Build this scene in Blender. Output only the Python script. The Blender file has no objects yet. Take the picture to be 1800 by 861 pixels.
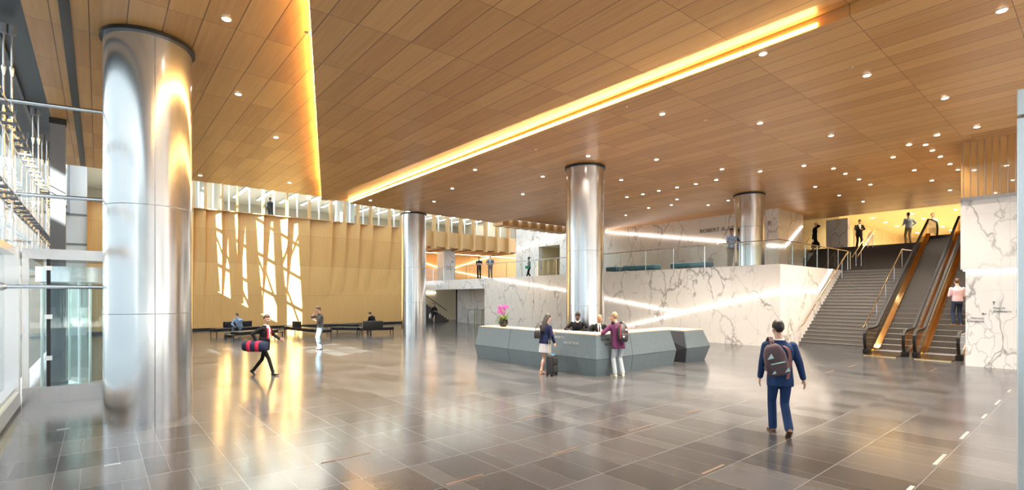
import bpy, bmesh, math, random
from mathutils import Vector as V, Matrix as M, Euler
random.seed(7)
C = bpy.context.scene.collection
SC = bpy.context.scene
R = math.radians
PI = math.pi
# ------------------------------------------------------------------ camera
CA, SA, F, CX, HZ, EYE = .7687, .6395, 874., 900., 522., 2.2
cam = bpy.data.objects.new('camera', bpy.data.cameras.new('camera'))
C.objects.link(cam)
cam.location = (0, 0, EYE)
cam.rotation_euler = (PI / 2, 0, -math.atan2(SA, CA))
cam.data.sensor_width = 36
cam.data.lens = F / 1800 * 36
cam.data.shift_y = (HZ - 430.5) / 1800
cam.data.clip_end = 2000
SC.camera = cam
# ------------------------------------------------------------------ view
SC.view_settings.view_transform = 'Standard'
SC.view_settings.look = 'None'
SC.view_settings.gamma = 1
SC.view_settings.use_curve_mapping = False
SC.view_settings.exposure = 0.92
SC.cycles.max_bounces = 10
SC.cycles.diffuse_bounces = 5
SC.cycles.glossy_bounces = 5
SC.cycles.transparent_max_bounces = 16
SC.cycles.sample_clamp_indirect = 8
SC.cycles.caustics_reflective = False
SC.cycles.caustics_refractive = False
# ------------------------------------------------------------------ sky and sun
w = bpy.data.worlds.new('sky'); SC.world = w; w.use_nodes = True
nt = w.node_tree; nt.nodes.clear()
wo = nt.nodes.new('ShaderNodeOutputWorld'); bg = nt.nodes.new('ShaderNodeBackground')
tc = nt.nodes.new('ShaderNodeTexCoord'); sx = nt.nodes.new('ShaderNodeSeparateXYZ')
rp = nt.nodes.new('ShaderNodeValToRGB')
nt.links.new(tc.outputs['Generated'], sx.inputs[0]); nt.links.new(sx.outputs[2], rp.inputs[0])
rp.color_ramp.elements[0].position = 0; rp.color_ramp.elements[0].color = (.98, .99, 1, 1)
rp.color_ramp.elements[1].position = .8; rp.color_ramp.elements[1].color = (.80, .89, 1, 1)
nt.links.new(rp.outputs[0], bg.inputs[0]); bg.inputs[1].default_value = 2.3
nt.links.new(bg.outputs[0], wo.inputs[0])
SUN_H = (.88, .47); SUN_T = .579 * .88     # horizontal travel direction, drop per metre travelled
sun = bpy.data.objects.new('sun', bpy.data.lights.new('sun', 'SUN')); C.objects.link(sun)
sun.data.energy = 58; sun.data.color = (1, .93, .8); sun.data.angle = R(.2)
sun.rotation_euler = V((SUN_H[0], SUN_H[1], -SUN_T)).to_track_quat('-Z', 'Y').to_euler()

# ------------------------------------------------------------------ helpers
def ray(u): return (u - CX) / F
def on_z(u, v, z):
    y = F * (z - EYE) / (HZ - v); x = ray(u) * y
    return V((CA * x + SA * y, -SA * x + CA * y, z))
def on_x(u, v, X):
    a = ray(u); yc = X / (CA * a + SA)
    return V((X, (-SA * a + CA) * yc, EYE + (HZ - v) * yc / F))
def on_y(u, v, Y):
    a = ray(u); yc = Y / (-SA * a + CA)
    return V(((CA * a + SA) * yc, Y, EYE + (HZ - v) * yc / F))
def yaw_cam(dx, dy):          # yaw that turns local +Y to a direction given as (right, away) of the viewer
    x = CA * dx + SA * dy; y = -SA * dx + CA * dy
    return math.atan2(-x, y)

class MB:
    def __init__(s): s.b = bmesh.new()
    def box(s, x0, x1, y0, y1, z0, z1, mtx=None, bev=0, seg=2):
        vs = [s.b.verts.new(p) for p in ((x0,y0,z0),(x1,y0,z0),(x1,y1,z0),(x0,y1,z0),(x0,y0,z1),(x1,y0,z1),(x1,y1,z1),(x0,y1,z1))]
        fs = [s.b.faces.new([vs[i] for i in f]) for f in ((3,2,1,0),(4,5,6,7),(0,1,5,4),(1,2,6,5),(2,3,7,6),(3,0,4,7))]
        if bev:
            es = list({e for f in fs for e in f.edges})
            r = bmesh.ops.bevel(s.b, geom=es, offset=bev, segments=seg, affect='EDGES', profile=.5)
            vs = list({v for v in vs if v.is_valid} | {v for v in r['verts'] if v.is_valid})
        if mtx is not None: bmesh.ops.transform(s.b, matrix=mtx, verts=vs)
        return s
    def prism(s, pts, off):       # closed polygon of 3-D points extruded along off
        off = V(off); n = len(pts)
        a = [s.b.verts.new(p) for p in pts]; c = [s.b.verts.new(V(p) + off) for p in pts]
        s.b.faces.new(a[::-1]); s.b.faces.new(c)
        for i in range(n): s.b.faces.new((a[i], a[(i+1) % n], c[(i+1) % n], c[i]))
        bmesh.ops.recalc_face_normals(s.b, faces=s.b.faces[-n-2:])
        return s
    def face(s, pts): s.b.faces.new([s.b.verts.new(p) for p in pts]); return s
    def loft(s, rings, cap=True, close=False):
        L = [[s.b.verts.new(p) for p in r] for r in rings]; n = len(L[0])
        for i in range(len(L) - 1):
            for k in range(n): s.b.faces.new((L[i][k], L[i][(k+1) % n], L[i+1][(k+1) % n], L[i+1][k]))
        if cap: s.b.faces.new(L[0][::-1]); s.b.faces.new(L[-1])
        return s
    def tube(s, pts, r, n=8, closed=False):
        pts = [V(p) for p in pts]; rs = r if isinstance(r, (list, tuple)) else [r] * len(pts)
        rings = []; ref = None
        for i, p in enumerate(pts):
            d = (pts[min(i+1, len(pts)-1)] - pts[max(i-1, 0)]).normalized()
            if ref is None: ref = d.orthogonal().normalized()
            ref = (ref - d * ref.dot(d)).normalized(); q = d.cross(ref)
            rings.append([p + (ref * math.cos(2*PI*k/n) + q * math.sin(2*PI*k/n)) * rs[i] for k in range(n)])
        return s.loft(rings)
    def sweep(s, pts, hw, hh, side):      # rectangular section swept along pts; side = constant width direction
        pts = [V(p) for p in pts]; side = V(side).normalized(); rings = []
        for i, p in enumerate(pts):
            d = (pts[min(i+1, len(pts)-1)] - pts[max(i-1, 0)]).normalized(); u = side.cross(d).normalized()
            rings.append([p + side*a*hw + u*b*hh for a, b in ((-1,-1),(1,-1),(1,1),(-1,1))])
        return s.loft(rings)
    def lathe(s, prof, c=(0,0,0), n=32, cap=True):
        c = V(c)
        return s.loft([[c + V((r*math.cos(2*PI*k/n), r*math.sin(2*PI*k/n), z)) for k in range(n)] for r, z in prof], cap)
    def ell(s, c, r, mtx=None, u=14, v=9):
        m = M.Translation(V(c)) @ (mtx if mtx is not None else M()) @ M.Diagonal((r[0], r[1], r[2], 1))
        bmesh.ops.create_uvsphere(s.b, u_segments=u, v_segments=v, radius=1, matrix=m); return s
    def build(s, name, mat, parent=None, smooth=False, recalc=True):
        if recalc: bmesh.ops.recalc_face_normals(s.b, faces=s.b.faces)
        me = bpy.data.meshes.new(name); s.b.to_mesh(me); s.b.free()
        me.materials.append(mat)
        if smooth:
            me.polygons.foreach_set('use_smooth', [True] * len(me.polygons))
            if smooth != 2: me.set_sharp_from_angle(angle=R(40))
        o = bpy.data.objects.new(name, me); C.objects.link(o)
        if parent: o.parent = parent
        return o
def tag(o, label=None, cat=None, group=None, kind=None):
    if label: o['label'] = label
    if cat: o['category'] = cat
    if group: o['group'] = group
    if kind: o['kind'] = kind
    return o
def thing(name, label, cat, loc=(0,0,0), rz=0, group=None):
    o = bpy.data.objects.new(name, None); C.objects.link(o); o.empty_display_size = .1
    o.location = loc; o.rotation_euler = (0, 0, rz)
    return tag(o, label, cat, group)
def st(mb, name, mat, smooth=False): return tag(mb.build(name, mat, None, smooth), kind='structure')
def dup(o, loc=None, rz=None, label=None, parent=None):
    c = o.copy(); C.objects.link(c)
    if parent: c.parent = parent
    if loc is not None: c.location = loc
    if rz is not None: c.rotation_euler = (0, 0, rz)
    if label: c['label'] = label
    for ch in o.children: dup(ch, parent=c)
    return c

# ------------------------------------------------------------------ materials
def nodes(name):
    m = bpy.data.materials.new(name); m.use_nodes = True; t = m.node_tree
    p = t.nodes['Principled BSDF']; return m, t, p
def N(t, kind, **kw):
    n = t.nodes.new('ShaderNode' + kind)
    for k, v in kw.items():
        if k.startswith('i_'):
            n.inputs[k[2:].replace('_', ' ')].default_value = v
        else: setattr(n, k, v)
    return n
def plain(name, col, rough=.5, metal=0, spec=.5, noise=.06, scale=30, em=None, es=0, coat=0, aniso=0):
    m, t, p = nodes(name)
    g = N(t, 'NewGeometry'); nz = N(t, 'TexNoise', i_Scale=scale, i_Detail=4.)
    t.links.new(g.outputs['Position'], nz.inputs['Vector'])
    mx = N(t, 'MixRGB'); mx.inputs[1].default_value = [c*(1-noise) for c in col] + [1]; mx.inputs[2].default_value = [min(1, c*(1+noise)) for c in col] + [1]
    t.links.new(nz.outputs[0], mx.inputs[0]); t.links.new(mx.outputs[0], p.inputs['Base Color'])
    p.inputs['Roughness'].default_value = rough; p.inputs['Metallic'].default_value = metal
    p.inputs['Specular IOR Level'].default_value = spec
    if coat: p.inputs['Coat Weight'].default_value = coat; p.inputs['Coat Roughness'].default_value = .03
    if aniso: p.inputs['Anisotropic'].default_value = aniso
    if em: p.inputs['Emission Color'].default_value = (*em, 1); p.inputs['Emission Strength'].default_value = es
    return m
def math_(t, op, a, b=None, c=None):
    n = N(t, 'Math', operation=op)
    for i, x in enumerate((a, b, c)):
        if x is None: continue
        if isinstance(x, (int, float)): n.inputs[i].default_value = x
        else: t.links.new(x, n.inputs[i])
    return n.outputs[0]
def wood(name, c1, c2, along, bw=.49, bl=1.75, oy=.97, ox=.37, groove=.006, gcol=.25, rough=.38, slat=0, joints=True, bump=.02):
    """boards whose grain runs along axis `along` ('X','Y','Z'); joints every bl along it and bw across it"""
    m, t, p = nodes(name)
    g = N(t, 'NewGeometry'); s = N(t, 'SeparateXYZ'); t.links.new(g.outputs['Position'], s.inputs[0])
    X, Y, Z = s.outputs
    if along == 'Y': a, b, c = Y, X, Z
    elif along == 'X': a, b, c = X, Y, Z
    else: a, b, c = Z, X, Y
    ca = math_(t, 'DIVIDE', math_(t, 'SUBTRACT', a, oy), bl); cb = math_(t, 'DIVIDE', math_(t, 'SUBTRACT', b, ox), bw)
    # random value per board
    cv = N(t, 'CombineXYZ'); t.links.new(math_(t, 'FLOOR', ca), cv.inputs[0]); t.links.new(math_(t, 'FLOOR', cb), cv.inputs[1])
    wn = N(t, 'TexWhiteNoise', noise_dimensions='2D'); t.links.new(cv.outputs[0], wn.inputs['Vector'])
    # grain
    gv = N(t, 'CombineXYZ'); t.links.new(math_(t, 'MULTIPLY', a, .35), gv.inputs[0])
    t.links.new(math_(t, 'MULTIPLY', b, 9.), gv.inputs[1]); t.links.new(math_(t, 'ADD', math_(t, 'MULTIPLY', wn.outputs[0], 37.), math_(t, 'MULTIPLY', c, 9.)), gv.inputs[2])
    nz = N(t, 'TexNoise', i_Scale=1.6, i_Detail=6., i_Roughness=.6); t.links.new(gv.outputs[0], nz.inputs['Vector'])
    fac = math_(t, 'ADD', math_(t, 'MULTIPLY', nz.outputs[0], .75), math_(t, 'MULTIPLY', wn.outputs[0], .42))
    fac = math_(t, 'SUBTRACT', fac, .12)
    mx = N(t, 'MixRGB', use_clamp=True); mx.inputs[1].default_value = (*c1, 1); mx.inputs[2].default_value = (*c2, 1)
    t.links.new(fac, mx.inputs[0]); col = mx.outputs[0]
    def line(coord, size, wd):
        fr = math_(t, 'FRACT', coord); d = math_(t, 'MINIMUM', fr, math_(t, 'SUBTRACT', 1., fr))
        return math_(t, 'LESS_THAN', math_(t, 'MULTIPLY', d, size), wd)
    if joints:
        l = math_(t, 'MAXIMUM', line(cb, bw, groove), line(ca, bl, groove * .6))
        if slat: l = math_(t, 'MAXIMUM', l, math_(t, 'MULTIPLY', line(math_(t, 'DIVIDE', b, slat), slat, slat*.08), .35))
        mg = N(t, 'MixRGB', blend_type='MULTIPLY'); mg.inputs[2].default_value = (gcol, gcol*.8, gcol*.65, 1)
        t.links.new(l, mg.inputs[0]); t.links.new(col, mg.inputs[1]); col = mg.outputs[0]
    t.links.new(col, p.inputs['Base Color'])
    p.inputs['Roughness'].default_value = rough
    bp = N(t, 'Bump'); bp.inputs['Strength'].default_value = .12; bp.inputs['Distance'].default_value = bump
    t.links.new(nz.outputs[0], bp.inputs['Height']); t.links.new(bp.outputs[0], p.inputs['Normal'])
    return m
def marble(name, base, vein, scale=.52, jy=2.4, jz=1.22, rough=.22, amount=.85, off=(0,0,0)):
    m, t, p = nodes(name)
    g = N(t, 'NewGeometry'); mp = N(t, 'Mapping'); mp.inputs['Scale'].default_value = (1, 1, .55); mp.inputs['Rotation'].default_value = (.5, .3, .2); mp.inputs['Location'].default_value = off
    t.links.new(g.outputs['Position'], mp.inputs[0])
    n1 = N(t, 'TexNoise', i_Scale=.9, i_Detail=4.5, i_Roughness=.52); t.links.new(mp.outputs[0], n1.inputs['Vector'])
    vm = N(t, 'VectorMath', operation='SCALE'); vm.inputs['Scale'].default_value = 1.9; t.links.new(n1.outputs['Color'], vm.inputs[0])
    va = N(t, 'VectorMath', operation='ADD'); t.links.new(mp.outputs[0], va.inputs[0]); t.links.new(vm.outputs[0], va.inputs[1])
    vo = N(t, 'TexVoronoi', feature='DISTANCE_TO_EDGE'); vo.inputs['Scale'].default_value = scale; t.links.new(va.outputs[0], vo.inputs['Vector'])
    r1 = N(t, 'ValToRGB'); e = r1.color_ramp.elements; e[0].position = 0; e[0].color = (1,1,1,1); e[1].position = .024; e[1].color = (0,0,0,1)
    t.links.new(vo.outputs['Distance'], r1.inputs[0])
    n2 = N(t, 'TexNoise', i_Scale=.8, i_Detail=3.); t.links.new(mp.outputs[0], n2.inputs['Vector'])
    r2 = N(t, 'ValToRGB'); e = r2.color_ramp.elements; e[0].position = .36; e[0].color = (0,0,0,1); e[1].position = .56; e[1].color = (1,1,1,1)
    t.links.new(n2.outputs[0], r2.inputs[0])
    vo2 = N(t, 'TexVoronoi', feature='DISTANCE_TO_EDGE'); vo2.inputs['Scale'].default_value = scale*2.3; t.links.new(va.outputs[0], vo2.inputs['Vector'])
    r3 = N(t, 'ValToRGB'); e = r3.color_ramp.elements; e[0].position = 0; e[0].color = (.6,.6,.6,1); e[1].position = .022; e[1].color = (0,0,0,1)
    t.links.new(vo2.outputs['Distance'], r3.inputs[0])
    f = math_(t, 'MULTIPLY', math_(t, 'MAXIMUM', r1.outputs[0], math_(t, 'MULTIPLY', r3.outputs[0], r2.outputs[0])), math_(t, 'ADD', math_(t, 'MULTIPLY', r2.outputs[0], amount), .12))
    # soft grey clouds
    n3 = N(t, 'TexNoise', i_Scale=.55, i_Detail=5.); t.links.new(va.outputs[0], n3.inputs['Vector'])
    f = math_(t, 'ADD', f, math_(t, 'MULTIPLY', math_(t, 'MAXIMUM', math_(t, 'SUBTRACT', n3.outputs[0], .52), 0.), .3))
    mx = N(t, 'MixRGB', use_clamp=True); mx.inputs[1].default_value = (*base, 1); mx.inputs[2].default_value = (*vein, 1); t.links.new(f, mx.inputs[0])
    s = N(t, 'SeparateXYZ'); t.links.new(g.outputs['Position'], s.inputs[0])
    def line(o, size):
        fr = math_(t, 'FRACT', math_(t, 'DIVIDE', o, size)); d = math_(t, 'MINIMUM', fr, math_(t, 'SUBTRACT', 1., fr))
        return math_(t, 'LESS_THAN', math_(t, 'MULTIPLY', d, size), .004)
    l = math_(t, 'MULTIPLY', math_(t, 'MAXIMUM', line(math_(t, 'ADD', s.outputs[0], s.outputs[1]), jz), line(s.outputs[2], jy)), .3)
    mg = N(t, 'MixRGB'); mg.inputs[2].default_value = (.35, .34, .33, 1); t.links.new(l, mg.inputs[0]); t.links.new(mx.outputs[0], mg.inputs[1])
    t.links.new(mg.outputs[0], p.inputs['Base Color']); p.inputs['Roughness'].default_value = rough
    return m
def glass(name, tint=(.93, .97, .97), ior=1.45, rough=0., k=1.):
    m = bpy.data.materials.new(name); m.use_nodes = True; t = m.node_tree; t.nodes.clear()
    o = N(t, 'OutputMaterial'); mix = N(t, 'MixShader'); tr = N(t, 'BsdfTransparent'); gl = N(t, 'BsdfGlossy'); fr = N(t, 'Fresnel')
    tr.inputs[0].default_value = (*tint, 1); gl.inputs['Roughness'].default_value = rough; fr.inputs[0].default_value = ior
    gm = N(t, 'NewGeometry')
    t.links.new(math_(t, 'MULTIPLY', math_(t, 'MULTIPLY', fr.outputs[0], k), math_(t, 'SUBTRACT', 1., gm.outputs['Backfacing'])), mix.inputs[0]); t.links.new(tr.outputs[0], mix.inputs[1]); t.links.new(gl.outputs[0], mix.inputs[2]); t.links.new(mix.outputs[0], o.inputs[0])
    return m
def glow(name, col, s):
    m = bpy.data.materials.new(name); m.use_nodes = True; t = m.node_tree; t.nodes.clear()
    o = N(t, 'OutputMaterial'); e = N(t, 'Emission'); e.inputs[0].default_value = (*col, 1); e.inputs[1].default_value = s
    t.links.new(e.outputs[0], o.inputs[0]); return m
def floor_mat():
    m, t, p = nodes('stone paving')
    g = N(t, 'NewGeometry'); s = N(t, 'SeparateXYZ'); t.links.new(g.outputs['Position'], s.inputs[0])
    X, Y, Z = s.outputs; G = .875
    cx = math_(t, 'DIVIDE', math_(t, 'SUBTRACT', X, .46), G); cy = math_(t, 'DIVIDE', math_(t, 'SUBTRACT', Y, .555), G)
    def rnd(a, b, k):
        cv = N(t, 'CombineXYZ'); t.links.new(a, cv.inputs[0]); t.links.new(b, cv.inputs[1]); cv.inputs[2].default_value = k
        wn = N(t, 'TexWhiteNoise', noise_dimensions='3D'); t.links.new(cv.outputs[0], wn.inputs['Vector']); return wn.outputs[0]
    fx = math_(t, 'FLOOR', cx); fy = math_(t, 'FLOOR', cy)
    split = rnd(fx, fy, 1.)
    # each square is cut once along X at 1/3, 1/2 or 2/3
    cut = math_(t, 'ADD', .28, math_(t, 'MULTIPLY', math_(t, 'FLOOR', math_(t, 'MULTIPLY', split, 3.)), .22))
    frx = math_(t, 'FRACT', cx); fry = math_(t, 'FRACT', cy)
    half = math_(t, 'GREATER_THAN', frx, cut)
    tone = rnd(math_(t, 'ADD', math_(t, 'MULTIPLY', fx, 2.), half), fy, 5.)
    def near(fr, size, wd):
        d = math_(t, 'MINIMUM', fr, math_(t, 'SUBTRACT', 1., fr)); return math_(t, 'LESS_THAN', math_(t, 'MULTIPLY', d, size), wd)
    grid = math_(t, 'MAXIMUM', near(frx, G, .0035), near(fry, G, .005))
    cl = math_(t, 'LESS_THAN', math_(t, 'MULTIPLY', math_(t, 'ABSOLUTE', math_(t, 'SUBTRACT', frx, cut)), G), .003)
    joint = math_(t, 'MAXIMUM', grid, math_(t, 'MULTIPLY', cl, .7))
    n1 = N(t, 'TexNoise', i_Scale=60., i_Detail=3.); t.links.new(g.outputs['Position'], n1.inputs['Vector'])
    n2 = N(t, 'TexNoise', i_Scale=1.1, i_Detail=5.); t.links.new(g.outputs['Position'], n2.inputs['Vector'])
    f = math_(t, 'ADD', math_(t, 'MULTIPLY', tone, .62), math_(t, 'ADD', math_(t, 'MULTIPLY', math_(t, 'SUBTRACT', n1.outputs[0], .5), .35), math_(t, 'MULTIPLY', n2.outputs[0], .38)))
    mx = N(t, 'MixRGB', use_clamp=True); mx.inputs[1].default_value = (.034, .035, .038, 1); mx.inputs[2].default_value = (.10, .101, .106, 1); t.links.new(f, mx.inputs[0])
    mj = N(t, 'MixRGB'); mj.inputs[2].default_value = (.18, .178, .176, 1); t.links.new(joint, mj.inputs[0]); t.links.new(mx.outputs[0], mj.inputs[1])
    t.links.new(mj.outputs[0], p.inputs['Base Color'])
    t.links.new(math_(t, 'ADD', .10, math_(t, 'MULTIPLY', n2.outputs[0], .13)), p.inputs['Roughness'])
    p.inputs['Specular IOR Level'].default_value = .5
    return m
def steel(name, col=(.62, .63, .64), rough=.24, wob=.012, aniso=0.):
    m, t, p = nodes(name); p.inputs['Metallic'].default_value = 1; p.inputs['Base Color'].default_value = (*col, 1)
    g = N(t, 'NewGeometry'); n = N(t, 'TexNoise', i_Scale=1.3, i_Detail=2.); t.links.new(g.outputs['Position'], n.inputs['Vector'])
    mp = N(t, 'Mapping'); mp.inputs['Scale'].default_value = (90, 90, 1.2); t.links.new(g.outputs['Position'], mp.inputs[0])
    n2 = N(t, 'TexNoise', i_Scale=1., i_Detail=3.); t.links.new(mp.outputs[0], n2.inputs['Vector'])
    t.links.new(math_(t, 'ADD', rough - .06, math_(t, 'MULTIPLY', n2.outputs[0], .12)), p.inputs['Roughness'])
    if wob:
        b = N(t, 'Bump'); b.inputs['Strength'].default_value = .25; b.inputs['Distance'].default_value = wob; t.links.new(n.outputs[0], b.inputs['Height']); t.links.new(b.outputs[0], p.inputs['Normal'])
    return m
m_floor = floor_mat()
m_ceil = wood('honey timber ceiling boards', (.43, .185, .052), (.74, .41, .145), 'Y', groove=.008)
m_wallwood = wood('pale timber wall panels', (.62, .335, .105), (.82, .50, .19), 'Z', bw=60, bl=2.2, oy=.1, ox=-30, groove=.01, gcol=.55, slat=.11, rough=.45)
m_woodplain = wood('timber fascia', (.50, .30, .12), (.68, .43, .19), 'Z', joints=False, rough=.42)
m_wood_x = wood('timber beam', (.46, .25, .09), (.62, .36, .14), 'Y', joints=False, rough=.42)
m_marble = marble('white veined marble', (.88, .845, .81), (.36, .325, .30))
m_marble_w = marble('bright white veined marble', (.89, .89, .895), (.36, .36, .37), off=(3.1, 7.7, 1.3))
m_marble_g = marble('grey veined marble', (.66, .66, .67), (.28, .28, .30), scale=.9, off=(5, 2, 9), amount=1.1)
m_white = plain('white plaster', (.82, .82, .82), .7, noise=.03)
m_cream = plain('warm cream plaster', (.86, .76, .52), .6, noise=.03)
m_dark = plain('dark grey soffit panel', (.045, .055, .065), .45)
m_grey = plain('grey painted steel', (.20, .21, .235), .4)
m_black = plain('black metal', (.012, .012, .014), .35)
m_rubber = plain('black rubber', (.010, .010, .011), .5, spec=.25)
m_steel = steel('brushed stainless steel', (.66, .665, .67), .2)
m_steel_d = steel('polished steel rod', (.6, .6, .61), .2, 0)
m_silver = steel('silver window frame', (.80, .81, .81), .3, .004)
m_gold = steel('bronze cladding', (.92, .64, .32), .16, .0)
m_brass = steel('brass handrail', (.72, .55, .33), .22, 0)
m_glass = glass('clear glass')
m_facade = glass('grey tinted facade glass', (.70, .745, .755))
m_glass_g = glass('greenish glass', (.95, .975, .97), k=.7)
m_glass_b = glass('bronze tinted glass', (.86, .74, .58))
m_stair = plain('grey stair stone', (.17, .165, .16), .5, noise=.2, scale=14)
m_stair_d = plain('dark brown stair stone', (.085, .07, .062), .55, noise=.15, scale=14)
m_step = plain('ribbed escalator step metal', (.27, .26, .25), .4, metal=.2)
m_riser = plain('dark ribbed escalator riser', (.085, .08, .077), .5)  # step contrast is put into the colour: risers darker than treads
m_desk = plain('blue grey stone desk', (.10, .135, .158), .42, noise=.18, scale=9)
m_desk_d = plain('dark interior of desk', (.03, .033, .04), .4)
m_desktop = plain('pale timber counter top', (.62, .46, .30), .4)
m_sofa = plain('black leather upholstery', (.014, .014, .017), .38)
m_teal = plain('teal upholstery', (.02, .085, .125), .7)
m_ext = plain('pale sun mask slab', (.8, .8, .8), .8)
m_pave = plain('pale pavement outside', (.55, .55, .54), .8)
m_office = plain('dim office wall', (.42, .38, .31), .8)
m_led = glow('warm white led strip', (1, .84, .70), 6.5)
m_cove = glow('amber cove light', (1, .58, .18), 34)
m_down = glow('downlight lens', (1, .87, .68), 20)
m_lampw = glow('added office fill light', (1, .95, .85), 18)
# ================================================================== THE SETTING
# floor, ground, added sun mask slab
st(MB().box(-1.5, 62, -8, 52, -.3, 0), 'floor', m_floor)
o = MB().box(-90, -1.5, -40, 400, -.4, -.04).box(-1.5, 60, -60, -8, -.4, -.04).build('pavement', m_pave); tag(o, kind='structure')
# invented slab that masks the sun; its notches shape the sun patches indoors
tw = MB()
tw.box(-41, -40, -42, -7.2, 0, 64).box(-41, -40, -7.2, -2.4, 0, 26.9).box(-41, -40, -7.2, -2.4, 28.7, 64)
tw.box(-41, -40, -2.4, -1.9, 0, 64).box(-41, -40, -1.9, 1., 0, 25.2).box(-41, -40, -1.9, 1, 26.2, 64)
tw.box(-41, -40, 1, 9, 0, 64).box(-41, -40, 9, 14.8, 0, 26).box(-41, -40, 14.8, 40, 0, 64)
st(tw, 'wall_sun_mask', m_ext)
# ---- facade on the left
WZ = 6.9
st(MB().box(-1.42, -1.40, -8, 23.4, .3, 6.9), 'window_1', m_facade)
st(MB().box(-1.42, -1.40, 23.4, 38, .3, 16), 'window_1', m_glass)
k = MB().box(-1.62, -1.19, -8, 13.9, 0, .34, bev=.02).box(-1.55, -1.25, -8, 13.9, .34, .42)
st(k, 'trim_1', m_silver)
st(MB().box(-1.64, -1.185, -8, 13.9, 0, .06), 'baseboard_left', m_black)
st(MB().box(-2.2, -.94, -8, 23.5, 6.95, 7.3), 'ceiling_soffit', m_dark)
st(MB().box(-1.46, -1.34, -8, 23.5, 6.86, 6.95), 'trim_2', m_black)
# upper facade of the tall bay beyond: solid fins with sunlit slots between them
fin = MB()
for a, b in ((23.5, 23.9), (26.5, 26.8), (29.0, 31.06), (31.72, 31.98), (32.56, 32.96), (33.22, 33.5), (33.9, 35.2), (37, 38)):
    fin.box(-1.5, -1.25, a, b, 6.9, 16)
for z in (8.6, 10.9, 13.2): fin.box(-1.5, -1.3, 29, 36, z, z + .16)
for y0, z0, y1, z1 in ((31.1, 7, 31.9, 10.6), (31.9, 10.4, 31.1, 14), (32.0, 8, 32.9, 12.4), (33.0, 7, 33.9, 10.6), (32.9, 12, 32.0, 15)):
    fin.tube([(-1.35, y0, z0), (-1.35, y1, z1)], .05, 6)
st(fin, 'wall_left', m_grey)
st(MB().box(-1.6, -1.42, 28, 38, 0, 6.9), 'wall_left_low', m_white)
sk = MB().box(-1.5, 33, 37, 52, 16, 16.3).box(-1.5, 33, 23.4, 25, 16, 16.3).box(-1.5, 0, 25, 37, 16, 16.3).box(31, 33, 25, 37, 16, 16.3)
for i in range(9): sk.box(2.8 + i * 3.1, 3.2 + i * 3.1, 25, 37, 15.9, 16.3)
st(sk, 'ceiling_atrium', m_white)
st(MB().box(0, 31, 25, 37, 16.3, 16.32), 'window_added_skylight', m_glass)  # roof glazing added to wash the timber wall and floor with daylight
nb = MB().box(-34, -2.5, 62, 80, 0, 30)  # building added to dim the bright view through the facade
st(nb, 'wall_backdrop', plain('grey added backdrop block', (.30, .31, .32), .8))
nw = MB()
for i in range(8):
    for j in range(8): nw.box(-33 + i * 3.8, -30.6 + i * 3.8, 61.9, 62.0, 1.2 + j * 3.6, 3.6 + j * 3.6)
st(nw, 'window_5', plain('dark reflecting panes outside', (.12, .15, .17), .15))
# ---- timber ceilings
def sheet(name, pts, mat, th=.06):
    mb = MB(); n = len(pts)
    a = [mb.b.verts.new(p) for p in pts]; c = [mb.b.verts.new(V(p) + V((0, 0, th))) for p in pts]
    mb.b.faces.new(a); mb.b.faces.new(c)
    for i in range(n): mb.b.faces.new((a[i], a[(i+1) % n], c[(i+1) % n], c[i]))
    bmesh.ops.triangulate(mb.b, faces=[f for f in mb.b.faces if len(f.verts) > 4])
    return st(mb, name, mat)
sheet('ceiling', [(-.94, -1.87, 6.85), (7.97, 23.4, 6.85), (-.94, 23.4, 6.85)], m_ceil)
sheet('ceiling', [(-.94, -8, 6.70), (9.43, -8, 7.02), (9.43, 23.9, 6.93), (7.97, 23.4, 6.70), (-.94, -1.87, 6.70)], m_ceil)
sheet('ceiling', [(9.45, -8, 6.8), (19, -8, 6.8), (19, 24.4, 6.8), (9.45, 23.9, 6.8)], m_ceil, .45)
sheet('ceiling', [(19.0, -8, 7.15), (35, -8, 7.15), (35, 24.6, 7.15), (19.0, 24.4, 7.15)], m_ceil, .3)
sheet('ceiling_roof', [(-.94, -8, 7.5), (36, -8, 7.5), (36, 23.3, 7.5), (-.94, 23.3, 7.5)], m_dark, .1)
st(MB().box(-.94, 35, 23.42, 23.6, 7.16, 16.0), 'wall_atrium', m_white)
# dark slot and lens of the left ceiling field
st(MB().box(-.49, -.35, -1, 23.2, 6.835, 6.855), 'trim_3', m_black)
# ---- timber wall with folded panels
RIDGE = [on_y(u, 500, 38).x for u in (318, 339, 360, 389, 416, 461, 503, 542, 580, 604, 627.5, 650, 682.5, 704)]
TOP = 7.9
mb = MB(); nz_ = 30; ne_ = 6
xs = [-.5] + RIDGE
cols = []
for i, x in enumerate(xs):
    right = x > 12
    wdt = (xs[i+1] - x) if i + 1 < len(xs) else 1.6
    vw = .03; dep = .68 if right else .42
    zlow = .6 + max(0, (x - 4)) / 16 * 3.0
    prof = []
    for dx, kk in [(0, 0.), (vw, 1.)] + [(vw + (wdt - vw) * q_ / ne_, 1 - q_ / ne_) for q_ in range(1, ne_)]:
        col = []
        for j in range(nz_ + 1):
            z = TOP * j / nz_; t = max(0, (z - zlow) / (TOP - zlow))
            col.append(mb.b.verts.new((x + (dx * (.3 + .7 * t) if dx <= vw else vw * (.3 + .7 * t) + (dx - vw) / (wdt - vw) * (wdt - vw * (.3 + .7 * t))), 38 - (dep * t) * (1 - kk) , z)))
        prof.append(col)
    cols += prof
end = [mb.b.verts.new((21.7, 38, TOP * j / nz_)) for j in range(nz_ + 1)]; cols.append(end)
for a, b in zip(cols, cols[1:]):
    for j in range(nz_): mb.b.faces.new((a[j], b[j], b[j+1], a[j+1]))
st(mb, 'wall_back', m_wallwood)
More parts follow.
